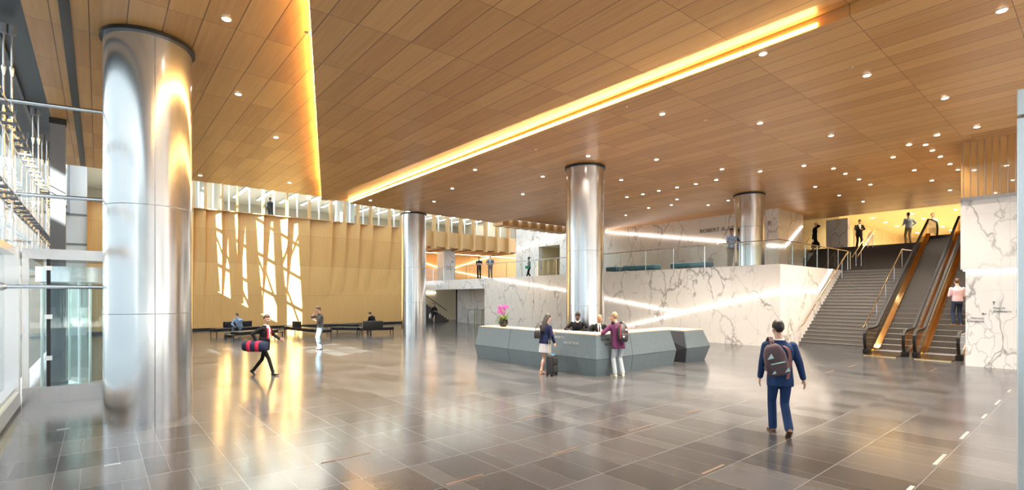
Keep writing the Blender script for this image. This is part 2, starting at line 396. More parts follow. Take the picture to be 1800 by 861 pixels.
st(MB().box(-.5, 21.72, 38.02, 38.3, 0, TOP - .02).box(-.5, 21.72, 37.5, 38.3, TOP, TOP + .05), 'wall_back_core', m_woodplain)
st(MB().box(-.5, 21.7, 37.96, 38.0, 0, .16), 'baseboard_back', m_black)
st(MB().box(-6, -.5, 38.0, 38.3, 0, 16), 'wall_end', m_white)
for k_, z in enumerate((3.3, 5.2, 6.9)): st(MB().box(-6, -.5, 37.94, 38.02, z, z + .09), 'trim_4', m_grey)
# ---- glazed office floor above the timber wall
st(MB().box(-1, 33, 38.3, 50, 7.5, 7.7), 'floor_office', m_office)
st(MB().box(-1, 33, 38.3, 50, 10.6, 10.8).box(-1, 33, 38, 38.3, 10.6, 16), 'ceiling_office', m_white)
st(MB().box(-1, 33, 49.8, 50, 7.7, 10.6).box(-1.1, -1, 38.3, 50, 7.7, 10.6).box(33, 33.1, 38.3, 50, 7.7, 10.6), 'wall_office', m_office)
mu = MB()
for a, b in zip(xs, xs[1:] + [21.7]): mu.box((a + b) / 2 - .05, (a + b) / 2 + .05, 38.05, 38.15, 7.95, 10.6)
for x in (23.2, 24.6, 26, 27.4, 28.8, 30.2, 31.4): mu.box(x - .04, x + .04, 38.05, 38.15, 8.0, 10.6)
st(mu, 'trim_5', m_silver)
st(MB().box(-.5, 32, 38.09, 38.11, 7.95, 10.6), 'window_2', m_glass)
fn = MB()
for x in RIDGE: fn.box(x - .06, x + .06, 37.62, 38.05, TOP + .05, 10.6)
st(fn, 'trim_6', m_woodplain)
ocl = [(366, 'first white round column inside the glazed office floor, far left'), (606, 'second white round column inside the glazed office floor')]
for u_, lab_ in ocl:
    q_ = on_y(u_, 360, 39.6); t = thing('office_column', lab_, 'column', (q_.x, 39.6, 7.7))
    MB().lathe([(.75, 0), (.75, 2.88)], n=40).build('shaft', m_white, t, True); MB().lathe([(.78, 0), (.78, .12)], n=40).build('base_ring', m_silver, t, True)
# ---- gallery bridge right of the timber wall
br = MB().box(21.7, 32, 37.9, 38.3, 6.64, 8.0).box(31.8, 32, 38.3, 43, 6.64, 8.0)
FX = [22.5, 23.9, 25.3, 26.7, 28.1, 29.5, 30.9]
for x in FX: br.box(x - .1, x + .1, 37.5, 37.9, 6.45, 10.2)
st(br, 'wall_bridge', m_woodplain)
bb = MB().box(21.7, 34, 38.3, 42.87, 6.9, 7.5)
for i in range(9): bb.box(22.2 + i * 1.25, 22.5 + i * 1.25, 38.3, 42.8, 6.55, 6.9)
st(bb, 'ceiling_gallery', m_wood_x)
st(MB().box(21.7, 37.5, 43, 43.3, 3.3, 7.0), 'wall_gallery', m_wallwood)
# ---- marble wall in front of the upper level
st(MB().box(22.8, 23.15, 9.16, 30.7, 0, 3.64).box(23.15, 29.1, 9.16, 9.5, 0, 3.64).box(29.1, 30.8, 9.16, 9.5, 0, 3.64), 'wall_reception', m_marble)
st(MB().box(22.8, 23.15, 30.7, 43, 2.85, 3.64), 'wall_passage_lintel', m_marble_w)
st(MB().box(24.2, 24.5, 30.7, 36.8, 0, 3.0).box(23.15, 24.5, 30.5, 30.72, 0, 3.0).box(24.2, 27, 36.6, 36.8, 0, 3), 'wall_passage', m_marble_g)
st(MB().box(21.7, 28, 41, 41.2, 0, 3.3), 'wall_passage_end', m_cream)  # warmly lit marble; the light's warmth is put into the cream colour
st(MB().box(21.72, 21.85, 38.3, 41, 0, 3.3), 'wall_passage_side', m_white)
st(MB().box(23.15, 37.5, 9.5, 43, 3.3, 3.63), 'floor_upper', m_stair)
st(MB().box(30.8, 33.02, 6.3, 12.6, 3.3, 3.64).box(33.0, 33.6, 9.5, 12.6, 3.3, 3.64), 'floor_landing', m_stair)
# upper marble wall with a doorway; its return beside the upper stair
dl, dr = on_x(947, 450, 29.1).y, on_x(984, 450, 29.1).y
dtop = on_x(965, 432, 29.1).z
uw = MB().box(29.1, 29.5, 11.8, 24.4, 3.64, 7.15)
uw.box(29.1, 29.5, 24.4, dr, 3.64, 16).box(29.1, 29.5, dr, dl, dtop, 16).box(29.1, 29.5, dl, 34.4, 3.64, 16)
xr = on_y(1412, 430, 11.8).x
uw.box(29.5, xr, 11.8, 12.1, 3.64, 7.15)
st(uw, 'wall_upper', m_marble)
st(MB().box(29.5, 33.5, 34.1, 34.4, 3.64, 16), 'wall_upper_end', m_marble_w)
rc = MB().box(29.5, 32.5, dr - .15, dr, 3.64, dtop + .2).box(29.5, 32.5, dl, dl + .15, 3.64, dtop + .2).box(29.5, 32.5, dr, dl, dtop, dtop + .2).box(32.5, 32.7, dr, dl, 3.64, dtop)
st(rc, 'wall_doorway', m_cream)
dd = thing('entry_door', 'pale double door inside the opening of the upper marble wall', 'door', (32.4, (dl + dr) / 2, 3.64))
for s in (-1, 1):
    lf = MB().box(-.05, .05, min(0, s * .78), max(0, s * .78), .02, 2.1, bev=.01).build('door_leaf', m_desktop, dd)
    MB().tube([(-.09, s * .1, .8), (-.09, s * .1, 1.4)], .018, 6).build('pull_handle', m_steel_d, lf)
# timber baffles at the edge of the upper ceiling
for i in range(8):
    y = 24.55; x = 19.6 + i * .8
    o = MB().box(x, x + .5, y - .1, y + .9, 6.75, 7.14).build('ceiling_baffle', m_wood_x)
    tag(o, 'timber baffle block hanging in a row at the far ceiling edge', 'baffle', 'ceiling edge baffles')
# ---- upper hall
xp0, xp1 = on_x(1490, 400, 36).y, on_x(1452, 400, 36).y
st(MB().box(36, 62, 2.9, 16, 5.1, 5.3), 'floor_hall', plain('pale polished hall floor', (.62, .54, .42), .2))
st(MB().box(35, 62, 2.9, 16, 8.0, 8.2).box(34.95, 35.1, 2.9, 16, 7.15, 8.0), 'ceiling_hall', m_cream)
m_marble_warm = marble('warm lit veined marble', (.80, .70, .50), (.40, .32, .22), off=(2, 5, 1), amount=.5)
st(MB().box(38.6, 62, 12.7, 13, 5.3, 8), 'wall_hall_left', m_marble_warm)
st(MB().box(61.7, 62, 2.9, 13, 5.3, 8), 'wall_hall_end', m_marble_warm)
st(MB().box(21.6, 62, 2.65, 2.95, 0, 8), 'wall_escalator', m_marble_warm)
for x in (45, 48.5):
    o = MB().box(x, x + 1.2, 12.66, 12.7, 5.32, 7.6).build('door_5', m_office); tag(o, kind='structure')
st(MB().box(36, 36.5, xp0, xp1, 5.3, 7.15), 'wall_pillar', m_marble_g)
st(MB().box(38.4, 38.6, xp1, 16, 5.3, 8).box(33.5, 38.5, 15.8, 16, 3.64, 8).box(33.6, 36.0, 12.55, 12.7, 3.64, 5.3), 'wall_landing', m_cream)
# ---- marble block at the right with signs
st(MB().box(21.33, 21.6, -8, 2.95, 0, 3.02), 'wall_right', m_marble_w)
st(MB().box(21.25, 21.6, -8, 3.06, 3.08, 5.26), 'wall_right_upper', m_marble_w)
st(MB().box(21.2, 21.6, -8, 3.06, 5.26, 5.36), 'trim_7', m_steel_d)
m_panel = wood('glass panel with mirrored timber tone', (.52, .27, .08), (.70, .40, .13), 'Z', bw=.3, bl=8, oy=-3, groove=.013, gcol=1.9, rough=.06)  # glass panel; the mirrored timber ceiling is put into its colour
m_panel.node_tree.nodes['Principled BSDF'].inputs['Coat Weight'].default_value = 1; m_panel.node_tree.nodes['Principled BSDF'].inputs['Coat IOR'].default_value = 2.2
st(MB().box(21.32, 21.6, -8, 3.06, 5.36, 7.15), 'wall_right_panel', m_panel)
pf = MB()
for i in range(30): pf.box(21.31, 21.325, 3.0 - i * .17, 3.012 - i * .17, 5.36, 7.14)
st(pf, 'trim_10', m_silver)
# behind the viewer: glazed front with frames
fr = MB()
for i in range(12): fr.box(-1.2 + i * 2.2, -1.1 + i * 2.2, -8.05, -7.95, 0, 6.8)
for z in (0, 3.1, 6.7): fr.box(-1.3, 22, -8.06, -7.94, z, z + .14)
st(fr, 'window_3', m_silver)
st(MB().box(21.25, 36, -8.1, -7.9, 0, 7.2), 'wall_front', m_white)
st(MB().box(-36, 60, -70, -46, 0, 15), 'wall_reflection_block', plain('grey added reflection block', (.5, .49, .48), .8))  # unseen building added to vary and tone down the steel reflections
ow = MB()
for i in range(16):
    for j in range(4): ow.box(-34 + i * 5.8, -30.4 + i * 5.8, -46, -45.9, 1 + j * 3.9, 3.6 + j * 3.9)
st(ow, 'window_6', plain('dark panes for reflections', (.07, .09, .10), .12))
# pier at the right edge of the view
pr = MB().box(6.98, 7.6, -.03, .588, 0, 3.97, bev=.01).box(6.98, 7.6, -.03, .588, 3.99, 4.25, bev=.01)
o = pr.build('marker_pier', plain('pale polished metal cladding', (.72, .74, .74), .25, .6)); tag(o, 'tall pale metal clad pier at the far right edge of the hall', 'pier')

# ================================================================== COLUMNS
def column(x, y, z0, z1, label, seam):
    t = thing('column', label, 'column', (x, y, z0)); h = z1 - z0; r = .665
    MB().lathe([(r, 0), (r, h - .09)], n=96).build('shaft', m_steel, t, True)
    MB().lathe([(r + .05, h - .09), (r + .05, h - .03), (r, h - .0)], n=96).build('ceiling_ring', m_black, t, True)
    jb = MB()
    for a in seam: jb.tube([(math.cos(a) * (r), math.sin(a) * (r), .0), (math.cos(a) * r, math.sin(a) * r, h - .1)], .006, 6)
    for z in (1.9, 3.8): jb.lathe([(r + .002, z), (r + .002, z + .012)], n=96)
    jb.build('panel_joint', m_grey, t)
cv = math.atan2(-11.3, -.72)
column(.72, 11.3, 0, 6.86, 'large polished steel column in the left foreground beside the glass facade', [cv + .12, cv + 2.2])
column(13.3, 11.93, 0, 6.81, 'polished steel column rising from inside the reception desk', [cv + .5, cv + 2.4])
column(13.4, 24.6, 0, 6.81, 'polished steel column before the timber wall, left of the passage', [cv - .3])
column(24.2, 11.15, 3.64, 7.16, 'polished steel column on the upper level beside the glass railing', [cv + .3])
# ================================================================== COVE LIGHTS
o = MB().box(9.435, 9.452, 3.2, 23.85, 6.825, 6.885).build('cove_light', m_cove); tag(o, 'long glowing amber slot running diagonally across the timber ceiling above the desk', 'ceiling light')
dx, dy = 5.33 / 16.01, 15.1 / 16.01
def diag(s, off=0): return (2.52 + dx * s - dy * off, 7.92 + dy * s + dx * off)
a, b = diag(-4, .0), diag(16.2, .0)
o = MB().prism([(*a, 6.73), (*b, 6.73), (*b, 6.79), (*a, 6.79)], (-dy * .012, dx * .012, 0)).build('cove_light', m_cove); tag(o, 'shorter glowing amber slot along the left ceiling fold, next to the large column', 'ceiling light')
def strip(pts, label, wdt=.035, mat=None):
    o = MB().tube(pts, wdt / 2, 6).build('light_strip', mat or m_led); tag(o, label, 'light strip')
X0 = 22.76
strip([on_x(u, v, X0) for u, v in ((868, 489.5), (1000, 512), (1065, 524.5), (1198, 549))], 'glowing line sloping down to the right on the marble wall behind reception', .042)
strip([on_x(u, v, X0) for u, v in ((1095, 574), (1198, 549), (1364, 512.5))], 'glowing line sloping up to the right on the marble wall behind reception', .042)
strip([on_y(u, v, 9.12) for u, v in ((1366, 512.5), (1440, 512), (1463, 473))], 'glowing angled line on the marble side wall of the grey stair', .042)
strip([on_x(u, v, 29.05) for u, v in ((1064, 407.5), (1278, 424.5))], 'long glowing line under the lettering on the upper marble wall', .055)
strip([on_x(1347, 431, 29.05), on_x(1366, 432, 29.05)], 'short level glowing line just right of the upper steel column', .055)
strip([on_y(u, v, 11.75) for u, v in ((1369, 432), (1382, 433), (1411, 398))], 'glowing bent line rising to the right on the upper marble corner', .055)
strip([on_x(u, v, 29.05) for u, v in ((908, 438), (986, 415))], 'glowing line above the doorway on the white upper marble wall', .06)
strip([on_y(u, v, 42.92) for u, v in ((750, 463), (764, 468), (801, 470), (903, 439))], 'upper glowing line on the timber gallery wall behind the two men', .07)
strip([on_y(u, v, 42.92) for u, v in ((801, 477), (866, 490))], 'lower glowing line on the timber gallery wall behind the two men', .07)
strip([(21.9, 40.95, 2.62), (24.6, 40.95, 2.62)], 'short glowing strip high on the passage wall above the woman in black', .12)
strip([(21.30, 3.0, 3.05), (21.30, -7, 3.05)], 'glowing joint across the marble block with the elevator signs', .05)

# ================================================================== DOWNLIGHTS
DL = [(398,33),(709,107),(1100,19),(964,154),(419,165),(661,212),(485,241),(675,272),(509,321),(1341,94),(1164,200),(1336,216),(1524,132),(1661,172),(1761,18),(352,308),(857,241),(1034,274),(835,298),(954,310),(795,331),(919,341),(763,354),(1154,280),(1092,316),(1269,297),(1336,301),(1259,316),(1223,323),(1190,329),(1158,335),(1130,341),(1102,346),(1461,238),(1413,291),(1647,237),(1598,254),(1627,254),(1570,276),(1717,223),(651,352),
      (1639,264),(1653,275),(1670,288),(1684,298),(1465,296),(1486,305),(1510,315),(1530,324),(1607,299),(1638,317),(1433,328),(1475,343),(1517,354),(1670,334),(1190,350),(1180,360),(1245,360),(1280,352),(1140,365),(1100,378)]
def ceil_z(x, y):
    if x > 19.05: return 7.15
    if x > 9.45: return 6.8
    xd = 2.52 + (y - 7.92) * .353
    if x < xd: return 6.85
    return 6.70 + (x - xd) / max(.3, 9.43 - xd) * (.3 if y < 12 else .24)
def beam(e):
  ml = bpy.data.lights.new('downlight beam', 'SPOT'); ml.energy = e; ml.spot_size = R(122); ml.spot_blend = .6; ml.color = (1, .875, .72); ml.shadow_soft_size = .08; return ml
BEAM, BEAM_SOFT = beam(850), beam(220); BEAM_WALL = beam(130)
proto = None
for u, v in DL:
    z = 6.8
    for _ in range(4):
        p = on_z(u, v, z); z2 = ceil_z(p.x, p.y)
        if abs(z2 - z) < .003: break
        z = z2
    p = on_z(u, v, z)
    if p.x > 28.6 and p.y > 11.5: continue
    if proto is None:
        proto = thing('downlight', 'small round recessed downlight in the timber ceiling boards', 'ceiling light', p, group='recessed downlights in the timber ceiling')
        MB().lathe([(.078, .0), (.078, -.008), (.062, -.012)], n=20).build('trim_ring', m_white, proto)
        MB().lathe([(.060, -.013), (.060, -.016)], n=20).build('lens', m_down, proto)
        lo = bpy.data.objects.new('beam', BEAM); C.objects.link(lo); lo.parent = proto; lo.location = (0, 0, -.06)
    else:
        d = dup(proto, p)
        if p.x > 15.5:
            for ch in d.children:
                if ch.type == 'LIGHT': ch.data = BEAM_WALL if p.x < 19.05 else BEAM_SOFT
HL = thing('downlight', 'small round downlight in the bright ceiling of the upper hall', 'ceiling light', (37, 4.2, 8.0), group='downlights in the upper hall ceiling')
MB().lathe([(.14, 0), (.14, -.01)], n=16).build('trim_ring', m_white, HL); MB().lathe([(.11, -.011), (.11, -.016)], n=16).build('lens', m_down, HL)
hl = bpy.data.lights.new('hall beam', 'SPOT'); hl.spot_size = R(150); hl.spot_blend = .8; hl.energy = 230; hl.color = (1, .80, .50); hl.shadow_soft_size = .15
lo = bpy.data.objects.new('beam', hl); C.objects.link(lo); lo.parent = HL; lo.location = (0, 0, -.05)
first = True
for i in range(7):
    for j in range(4):
        if first: first = False; continue
        dup(HL, (37 + i * 3.3, 4.2 + j * 2.3, 8.0))
# sprinklers and smoke detectors
SP = [(1223,57),(1497,119),(843,130),(1101,188),(1240,211),(942,262),(977,339),(540,57)]
pr_ = None
for u, v in SP:
    p = on_z(u, v, 6.8); p = on_z(u, v, ceil_z(p.x, p.y))
    if pr_ is None:
        pr_ = thing('sprinkler', 'tiny round sprinkler cover in the timber ceiling', 'sprinkler', p, group='sprinkler covers')
        MB().lathe([(.05, 0), (.05, -.006), (.03, -.012)], n=14).build('cover_plate', m_brass, pr_)
    else: dup(pr_, p)
p = on_z(651, 352, 6.9)
# floor slots: short metal inlays along the paving joints
SL = [((1233,833),(1274,817)),((1105,759),(1145,746)),((972,799),(1018,785)),((784,852),(850,834)),((913,738),(951,729)),((563,813),(650,797)),((1450,655),(1467,651)),((1492,645),(1504,641)),((1636,652),(1647,648)),((1208,726),(1230,720))]
for (u0, v0), (u1, v1) in SL:
    a, b = on_z(u0, v0, 0), on_z(u1, v1, 0); y = (a.y + b.y) / 2
    o = MB().box(a.x, b.x, y - .018, y + .018, .0005, .004).build('floor_inlay', plain('dark bronze inlay', (.14, .08, .055), .4)) if 'inl' not in globals() else None
    if o is None:
        o = MB().box(a.x, b.x, y - .018, y + .018, .0005, .004).build('floor_inlay', inl)
    else: inl = o.data.materials[0]
    tag(o, 'short dark bronze strip inlaid along a joint of the stone floor', 'floor inlay', 'dark floor inlays')
for (u0, v0), (u1, v1) in (((1640,816),(1664,799)),((1687,771),(1704,759)),((1725,735),(1736,728)),((1748,711),(1760,703)),((1770,690),(1778,685)),((1593,861),(1608,855)),((100,756),(124,752)),((183,819),(212,814))):
    a, b = on_z(u0, v0, 0), on_z(u1, v1, 0); y = (a.y + b.y) / 2
    o = MB().box(min(a.x, b.x), max(a.x, b.x), y - .02, y + .02, .0005, .004).build('floor_inlay', m_silver)
    tag(o, 'short bright metal strip inlaid along a joint of the stone floor', 'floor inlay', 'bright floor inlays')

# office lamps: linear fixtures added to brighten the glazed office floor and the gallery
of = thing('fill_lamp', 'long linear ceiling fixture added to brighten the glazed office floor', 'ceiling light', (1.5, 43.7, 10.55), group='added office fixtures')
MB().box(-.12, .12, -3, 3, -.06, .04).build('housing', m_silver, of); MB().box(-.1, .1, -2.95, 2.95, -.075, -.061).build('diffuser', m_lampw, of)
for i in range(1, 18): dup(of, (1.5 + i * 1.8, 43.7, 10.55))
gl_ = thing('gallery_fill_lamp', 'long narrow lamp added under the gallery beams to brighten the timber wall', 'ceiling light', (29.4, 42.0, 6.5))  # added amber fill light for the dark gallery
MB().box(-7.2, 7.2, -.05, .05, 0, .06).build('housing', m_silver, gl_); MB().box(-7.1, 7.1, -.04, .04, -.012, -.001).build('diffuser', glow('amber lamp diffuser', (1, .62, .28), 20), gl_)
# ================================================================== STAIRS
def flight(name, label, x0, run, n, z0, rise, y0, y1, mat):
    mb = MB()
    pts = [(x0, y0, z0)]
    for i in range(n):
        pts += [(x0 + i * run, y0, z0 + (i + 1) * rise), (x0 + (i + 1) * run, y0, z0 + (i + 1) * rise)]
    xe = x0 + n * run
    pts += [(xe, y0, z0)]
    mb.prism(pts, (0, y1 - y0, 0))
    t = tag(mb.build(name, mat), label, 'staircase')
    nb_ = MB()
    for i in range(n): nb_.box(x0 + i * run - .014, x0 + i * run + .045, y0 + .01, y1 - .01, z0 + (i + 1) * rise - .022, z0 + (i + 1) * rise + .002)
    tag(nb_.build('nosing_strips', m_nose, t), kind='stuff'); return t
m_nose = plain('dark stair nosing', (.06, .057, .055), .6)
flight('staircase', 'wide grey stone stair between the marble side wall and the escalators', 24.8, .25, 24, 0, 3.64 / 24, 6.42, 9.15, m_stair)
flight('staircase', 'dark brown upper stair leading from the landing to the bright hall', 33.02, .3, 10, 3.64, .166, 6.42, 12.5, m_stair_d)
flight('staircase', 'small dark stair in the passage behind the woman in black', -24.6, .27, 9, 0, .17, -40.6, -38.6, m_stair_d).matrix_world = M.Rotation(PI, 4, 'Z')
def rail(label, pts, posts, r=.024, mat=None):
    t = thing('handrail', label, 'handrail', pts[0])
    o = V(pts[0]); MB().tube([V(p) - o for p in pts], r, 8).build('rail', mat or m_brass, t, True)
    for p, h in posts: MB().tube([V(p) - o, V(p) - o + V((0, 0, h))], .018, 6).build('post', m_steel, t)
sl = 3.64 / 6
rail('brass handrail on the marble side wall of the grey stair', [(24.4, 8.98, .85), (24.8, 8.98, .95), (30.6, 8.98, .95 + 5.8 * sl), (30.95, 8.98, 4.64), (31.3, 8.98, 4.64), (31.3, 8.98, 3.7)], [((30.0, 8.98, 3.2), .98), ((30.9, 8.98, 3.64), .98)], .028)
rail('brass handrail on the grey stair along the first escalator', [(24.6, 6.62, .9), (24.9, 6.62, 1.0), (30.8, 6.62, 1.0 + 5.9 * sl), (32.9, 6.62, 4.64)], [((25.2 + i * 1.4, 6.62, .15 + i * 1.4 * sl), 1.0) for i in range(5)], .026)
for y, s in ((9.3, 'left'), (9.05, 'right')):
    rail('%s one of the paired brass rails in the middle of the dark upper stair' % s, [(32.7, y, 4.45), (33.0, y, 4.62), (36.1, y, 6.3), (36.5, y, 6.3)], [((33.4, y, 3.9), .9), ((35.6, y, 5.0), .95)], .026)
rail('brass handrail beside the marble return wall at the left end of the upper stair', [(32.4, 12.45, 4.5), (33.0, 12.45, 4.7), (36.0, 12.45, 6.3), (36.3, 12.45, 6.3)], [((35.9, 12.45, 5.2), 1.1)])
rail('steel rail along the dark upper stair above the first escalator', [(33.0, 6.6, 4.6), (36.1, 6.6, 6.3)], [((33.4, 6.6, 3.9), .9), ((35.8, 6.6, 5.1), .95)])
rail('dark handrail on the small stair in the passage', [(24.5, 38.75, .95), (22.2, 38.75, 2.4)], [], .03, m_black)
# ---- glass railing of the upper level
gb = thing('glass_railing', 'clear glass railing with thin steel rail along the edge of the upper level', 'railing', (22.95, 9.25, 3.64))
y = 9.32 - 9.25
while y < 33:
    y1 = y + 1.72
    MB().box(-.008, .008, y, y1 - .03, -.05, 1.06).build('glass_panel', m_glass_g, gb)
    MB().box(-.016, .016, y1 - .03, y1, 0, 1.06).build('edge_clip', m_steel, gb)
    y = y1
MB().tube([(0, 0, 1.1), (0, y, 1.1)], .024, 8).build('rail', m_steel, gb, True)
gs = thing('glass_railing', 'glass railing with white posts running back from the marble corner beside the stair', 'railing', (23.0, 9.3, 3.64))
for i in range(6):
    x = i * 1.5
    MB().box(x, x + 1.46, -.008, .008, -.05, 1.04).build('glass_panel', m_glass, gs)
    MB().box(x + 1.46, x + 1.5, -.02, .02, 0, 1.08).build('post', m_steel, gs)
MB().tube([(-.05, 0, 1.1), (9.0, 0, 1.1)], .026, 8).build('rail', m_brass, gs, True)
# ================================================================== ESCALATORS
def escalator(name, y0, y1, label, steps_label):
    t = thing(name, label, 'escalator', (22.7, (y0 + y1) / 2, 0)); yc = (y0 + y1) / 2
    XI, XT, ZT = 24.2 - 22.7, 33.38 - 22.7, 5.3; k = ZT / (XT - XI)
    def line(x): return 0 if x < XI else (ZT if x > XT else (x - XI) * k)
    # truss body under the steps
    MB().prism([(.15, -.62, 0), (XI, -.62, 0), (XT, -.62, ZT - .02), (XT + 2.0, -.62, ZT - .02), (XT + 2.0, -.62, ZT - .9), (XT, -.62, ZT - .9), (XI + 1.6, -.62, -.0)], (0, 1.24, 0)).build('truss', m_grey, t)
    MB().box(-.5, XI - .3, -.5, .5, .0, .03).build('comb_plate', m_gold, t)
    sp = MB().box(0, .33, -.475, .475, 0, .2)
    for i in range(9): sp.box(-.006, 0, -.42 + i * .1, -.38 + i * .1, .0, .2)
    p0 = None; n = 27
    for i in range(n):
        x = XI - .2 + i * (XT - XI) / (n - 1.)
        z = max(line(x) - .0, 0) + .02
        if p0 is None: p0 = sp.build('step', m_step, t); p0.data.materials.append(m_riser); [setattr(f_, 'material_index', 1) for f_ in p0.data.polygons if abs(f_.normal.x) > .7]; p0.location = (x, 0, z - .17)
        else:
            c = p0.copy(); C.objects.link(c); c.parent = t; c.location = (x, 0, z - .02)
    MB().box(XT + .2, XT + 2.2, -.46, .46, ZT + .0, ZT + .04).build('top_plate', m_step, t)
    hp = [(.32, .06), (.16, .2), (.06, .4), (.02, .6), (.06, .78), (.18, .9), (.38, .96), (XI - .3, .97), (XI + .1, 1.03)]
    nn = 8
    for i in range(1, nn): hp.append((XI + .1 + (XT - .2 - XI) * i / nn, 1.0 + ((XT - .2 - XI) * i / nn) * k + .05))
    hp += [(XT - .05, ZT + .95), (XT + .35, ZT + 1.0), (XT + 1.7, ZT + .97), (XT + 1.95, ZT + .88), (XT + 2.05, ZT + .7), (XT + 2.02, ZT + .45), (XT + 1.85, ZT + .2)]
    for s in (-1, 1):
        ys = s * .60
        MB().sweep([(x, ys, z) for x, z in hp], .045, .035, (0, 1, 0)).build('handrail', m_rubber, t)
        MB().sweep([(x, ys, z - (.0 if x > .3 and x < XT + 1.8 else 0)) for x, z in [(a + (.05 if a < .2 else 0), b - (.055 if b > .85 else 0)) for a, b in hp[2:-2]]], .02, .02, (0, 1, 0)).build('rail_track', m_gold, t)
        up = [(x + (.05 if x < .3 else 0), z - .05) for x, z in hp]
        lo_ = [(XT + 1.7, ZT + .05), (XT, ZT + .12), (XI, .16), (.45, .1)]
        pl = [(x, ys - .008, z) for x, z in up] + [(x, ys - .008, z) for x, z in lo_]
        g = MB(); g.prism(pl, (0, .016, 0)); bmesh.ops.triangulate(g.b, faces=[f for f in g.b.faces if len(f.verts) > 4]); g.build('glass_balustrade', m_glass_b, t)
        # bronze decks and skirts along the foot of the glass
        dk = [(.45, .1), (XI - .1, .14), (XI + .25, .27), (XT - .1, ZT + .2), (XT + .3, ZT + .2), (XT + 2, ZT + .16)]
        MB().sweep([(x, ys + s * .0, z) for x, z in dk], .085, .03, (0, 1, 0)).build('deck', m_gold, t)
        MB().sweep([(x, ys - s * .1, z - .12) for x, z in dk], .02, .12, (0, 1, 0)).build('skirt', m_gold, t)
        MB().sweep([(x, ys + s * .07, z - .16) for x, z in dk], .02, .16, (0, 1, 0)).build('outer_panel', m_gold, t)
        MB().box(.12, .5, ys - .1, ys + .1, 0, .2, bev=.04).build('newel_base', m_rubber, t)
        MB().box(.5, .72, ys - s * .11 - .012, ys - s * .11 + .012, .1, .16).build('safety_mark', m_yel, t)
    return t
m_yel = plain('yellow marking', (.8, .55, .03), .5)
escalator('escalator', 4.82, 6.08, 'left escalator next to the grey stair, empty, glass sides with bronze trim', '')
escalator('escalator', 3.3, 4.56, 'right escalator next to the marble block, carrying the man in pink', '')
# ================================================================== RECEPTION DESK
dk = thing('reception_desk', 'large angular blue grey stone reception desk around the steel column', 'desk', (10.6, 9.1, 0))
XL, YL = 3.8, 5.6     # lengths of the two faces
def facet(c, out, along, L, z0, z1, zc, o0, oc, o1, e0, e1):
    """faceted counter front: foot, crease and top at offsets o0/oc/o1 outward; e0/e1 = end leans"""
    pass
# profile: (offset outwards, height)
PF = [(.0, .0), (.085, .48), (-.03, 1.13)]
IN = .5
mb = MB()
outer = []
for o_, z in PF:
    outer.append([V((-o_, YL + o_ * .6 - (0 if z < 1 else .05), z)), V((-o_, -o_, z)), V((XL + o_ * .6 - (.0 if z < 1 else .12), -o_, z))])
inner = [[V((IN, YL, z)), V((IN, IN, z)), V((XL, IN, z))] for z in (0., 1.13)]
def q(a, b, c, d): mb.face([a, b, c, d])
for i in range(2):
    for j in range(2): q(outer[i][j], outer[i][j+1], outer[i+1][j+1], outer[i+1][j])
for j in range(2):
    q(inner[0][j], inner[1][j], inner[1][j+1], inner[0][j+1])
for j in (0, 2):
    mb.face([outer[0][j], outer[1][j], outer[2][j], inner[1][j], inner[0][j]])
for j in range(2): q(outer[2][j], outer[2][j+1], inner[1][j+1], inner[1][j]); q(outer[0][j], inner[0][j], inner[0][j+1], outer[0][j+1])
bmesh.ops.remove_doubles(mb.b, verts=mb.b.verts, dist=1e-5)
mb.build('stone_front', m_desk, dk)
tp = MB().box(.04, .72, .04, YL - .08, 1.131, 1.155).box(.72, XL - .14, .04, .72, 1.131, 1.155).build('counter_top', m_desktop, dk)
MB().box(.5, 1.0, .55, YL, .72, .76).box(1.0, XL, .5, 1.0, .72, .76).build('work_surface', m_desk_d, dk)
jm = MB()
def seam(y=None, x=None):
    for i in range(2):
        (o0, z0), (o1, z1) = PF[i], PF[i+1]
        if y is not None: jm.tube([(-o0 - .001, y, z0), (-o1 - .001, y, z1)], .006, 4)
        else: jm.tube([(x, -o0 - .001, z0), (x, -o1 - .001, z1)], .006, 4)
seam(y=3.75); seam(x=1.55)
jm.box(-.09, -.083, -.08, YL + .03, .477, .483).box(-.08, XL, -.09, -.083, .477, .483)
jm.build('panel_joint', m_desk_d, dk)
def lettering(txt, size, mtx, mat, name, parent=None, ext=.004, align='LEFT', sp=1.):
    cu = bpy.data.curves.new('t', 'FONT'); cu.body = txt; cu.size = size; cu.extrude = ext; cu.align_x = align; cu.space_character = sp; cu.resolution_u = 3
    o = bpy.data.objects.new('t', cu); C.objects.link(o)
    dg = bpy.context.evaluated_depsgraph_get(); me = bpy.data.meshes.new_from_object(o.evaluated_get(dg))
    bpy.data.objects.remove(o); bpy.data.curves.remove(cu)
    me.transform(mtx); me.materials.clear(); me.materials.append(mat)
    ob = bpy.data.objects.new(name, me); C.objects.link(ob)
    if parent: ob.parent = parent
    return ob
m_let = plain('dark engraved lettering', (.05, .055, .06), .5); m_letg = plain('grey bronze lettering', (.23, .20, .19), .4)
m_lets = plain('light steel lettering', (.42, .45, .46), .4, .3)
tilt = math.atan2(.115, .65)
MXL = lambda y, z: M.Translation((-.085 + (z - .48) / .65 * .115 - .006, y, z)) @ M.Rotation(-PI / 2, 4, 'Z') @ M.Rotation(PI / 2 - tilt, 4, 'X')
MYL = lambda x, z: M.Translation((x, -.085 + (z - .48) / .65 * .115 - .006, z)) @ M.Rotation(PI / 2 - tilt, 4, 'X')
lettering('NORTH', .10, MXL(1.62, .97), m_lets, 'lettering', dk, sp=1.15)
lettering('RECEPTION', .10, MXL(1.22, .83), m_lets, 'lettering', dk, sp=1.15)
lettering('NORTH', .10, MYL(.22, .97), m_let, 'lettering', dk, sp=1.1)
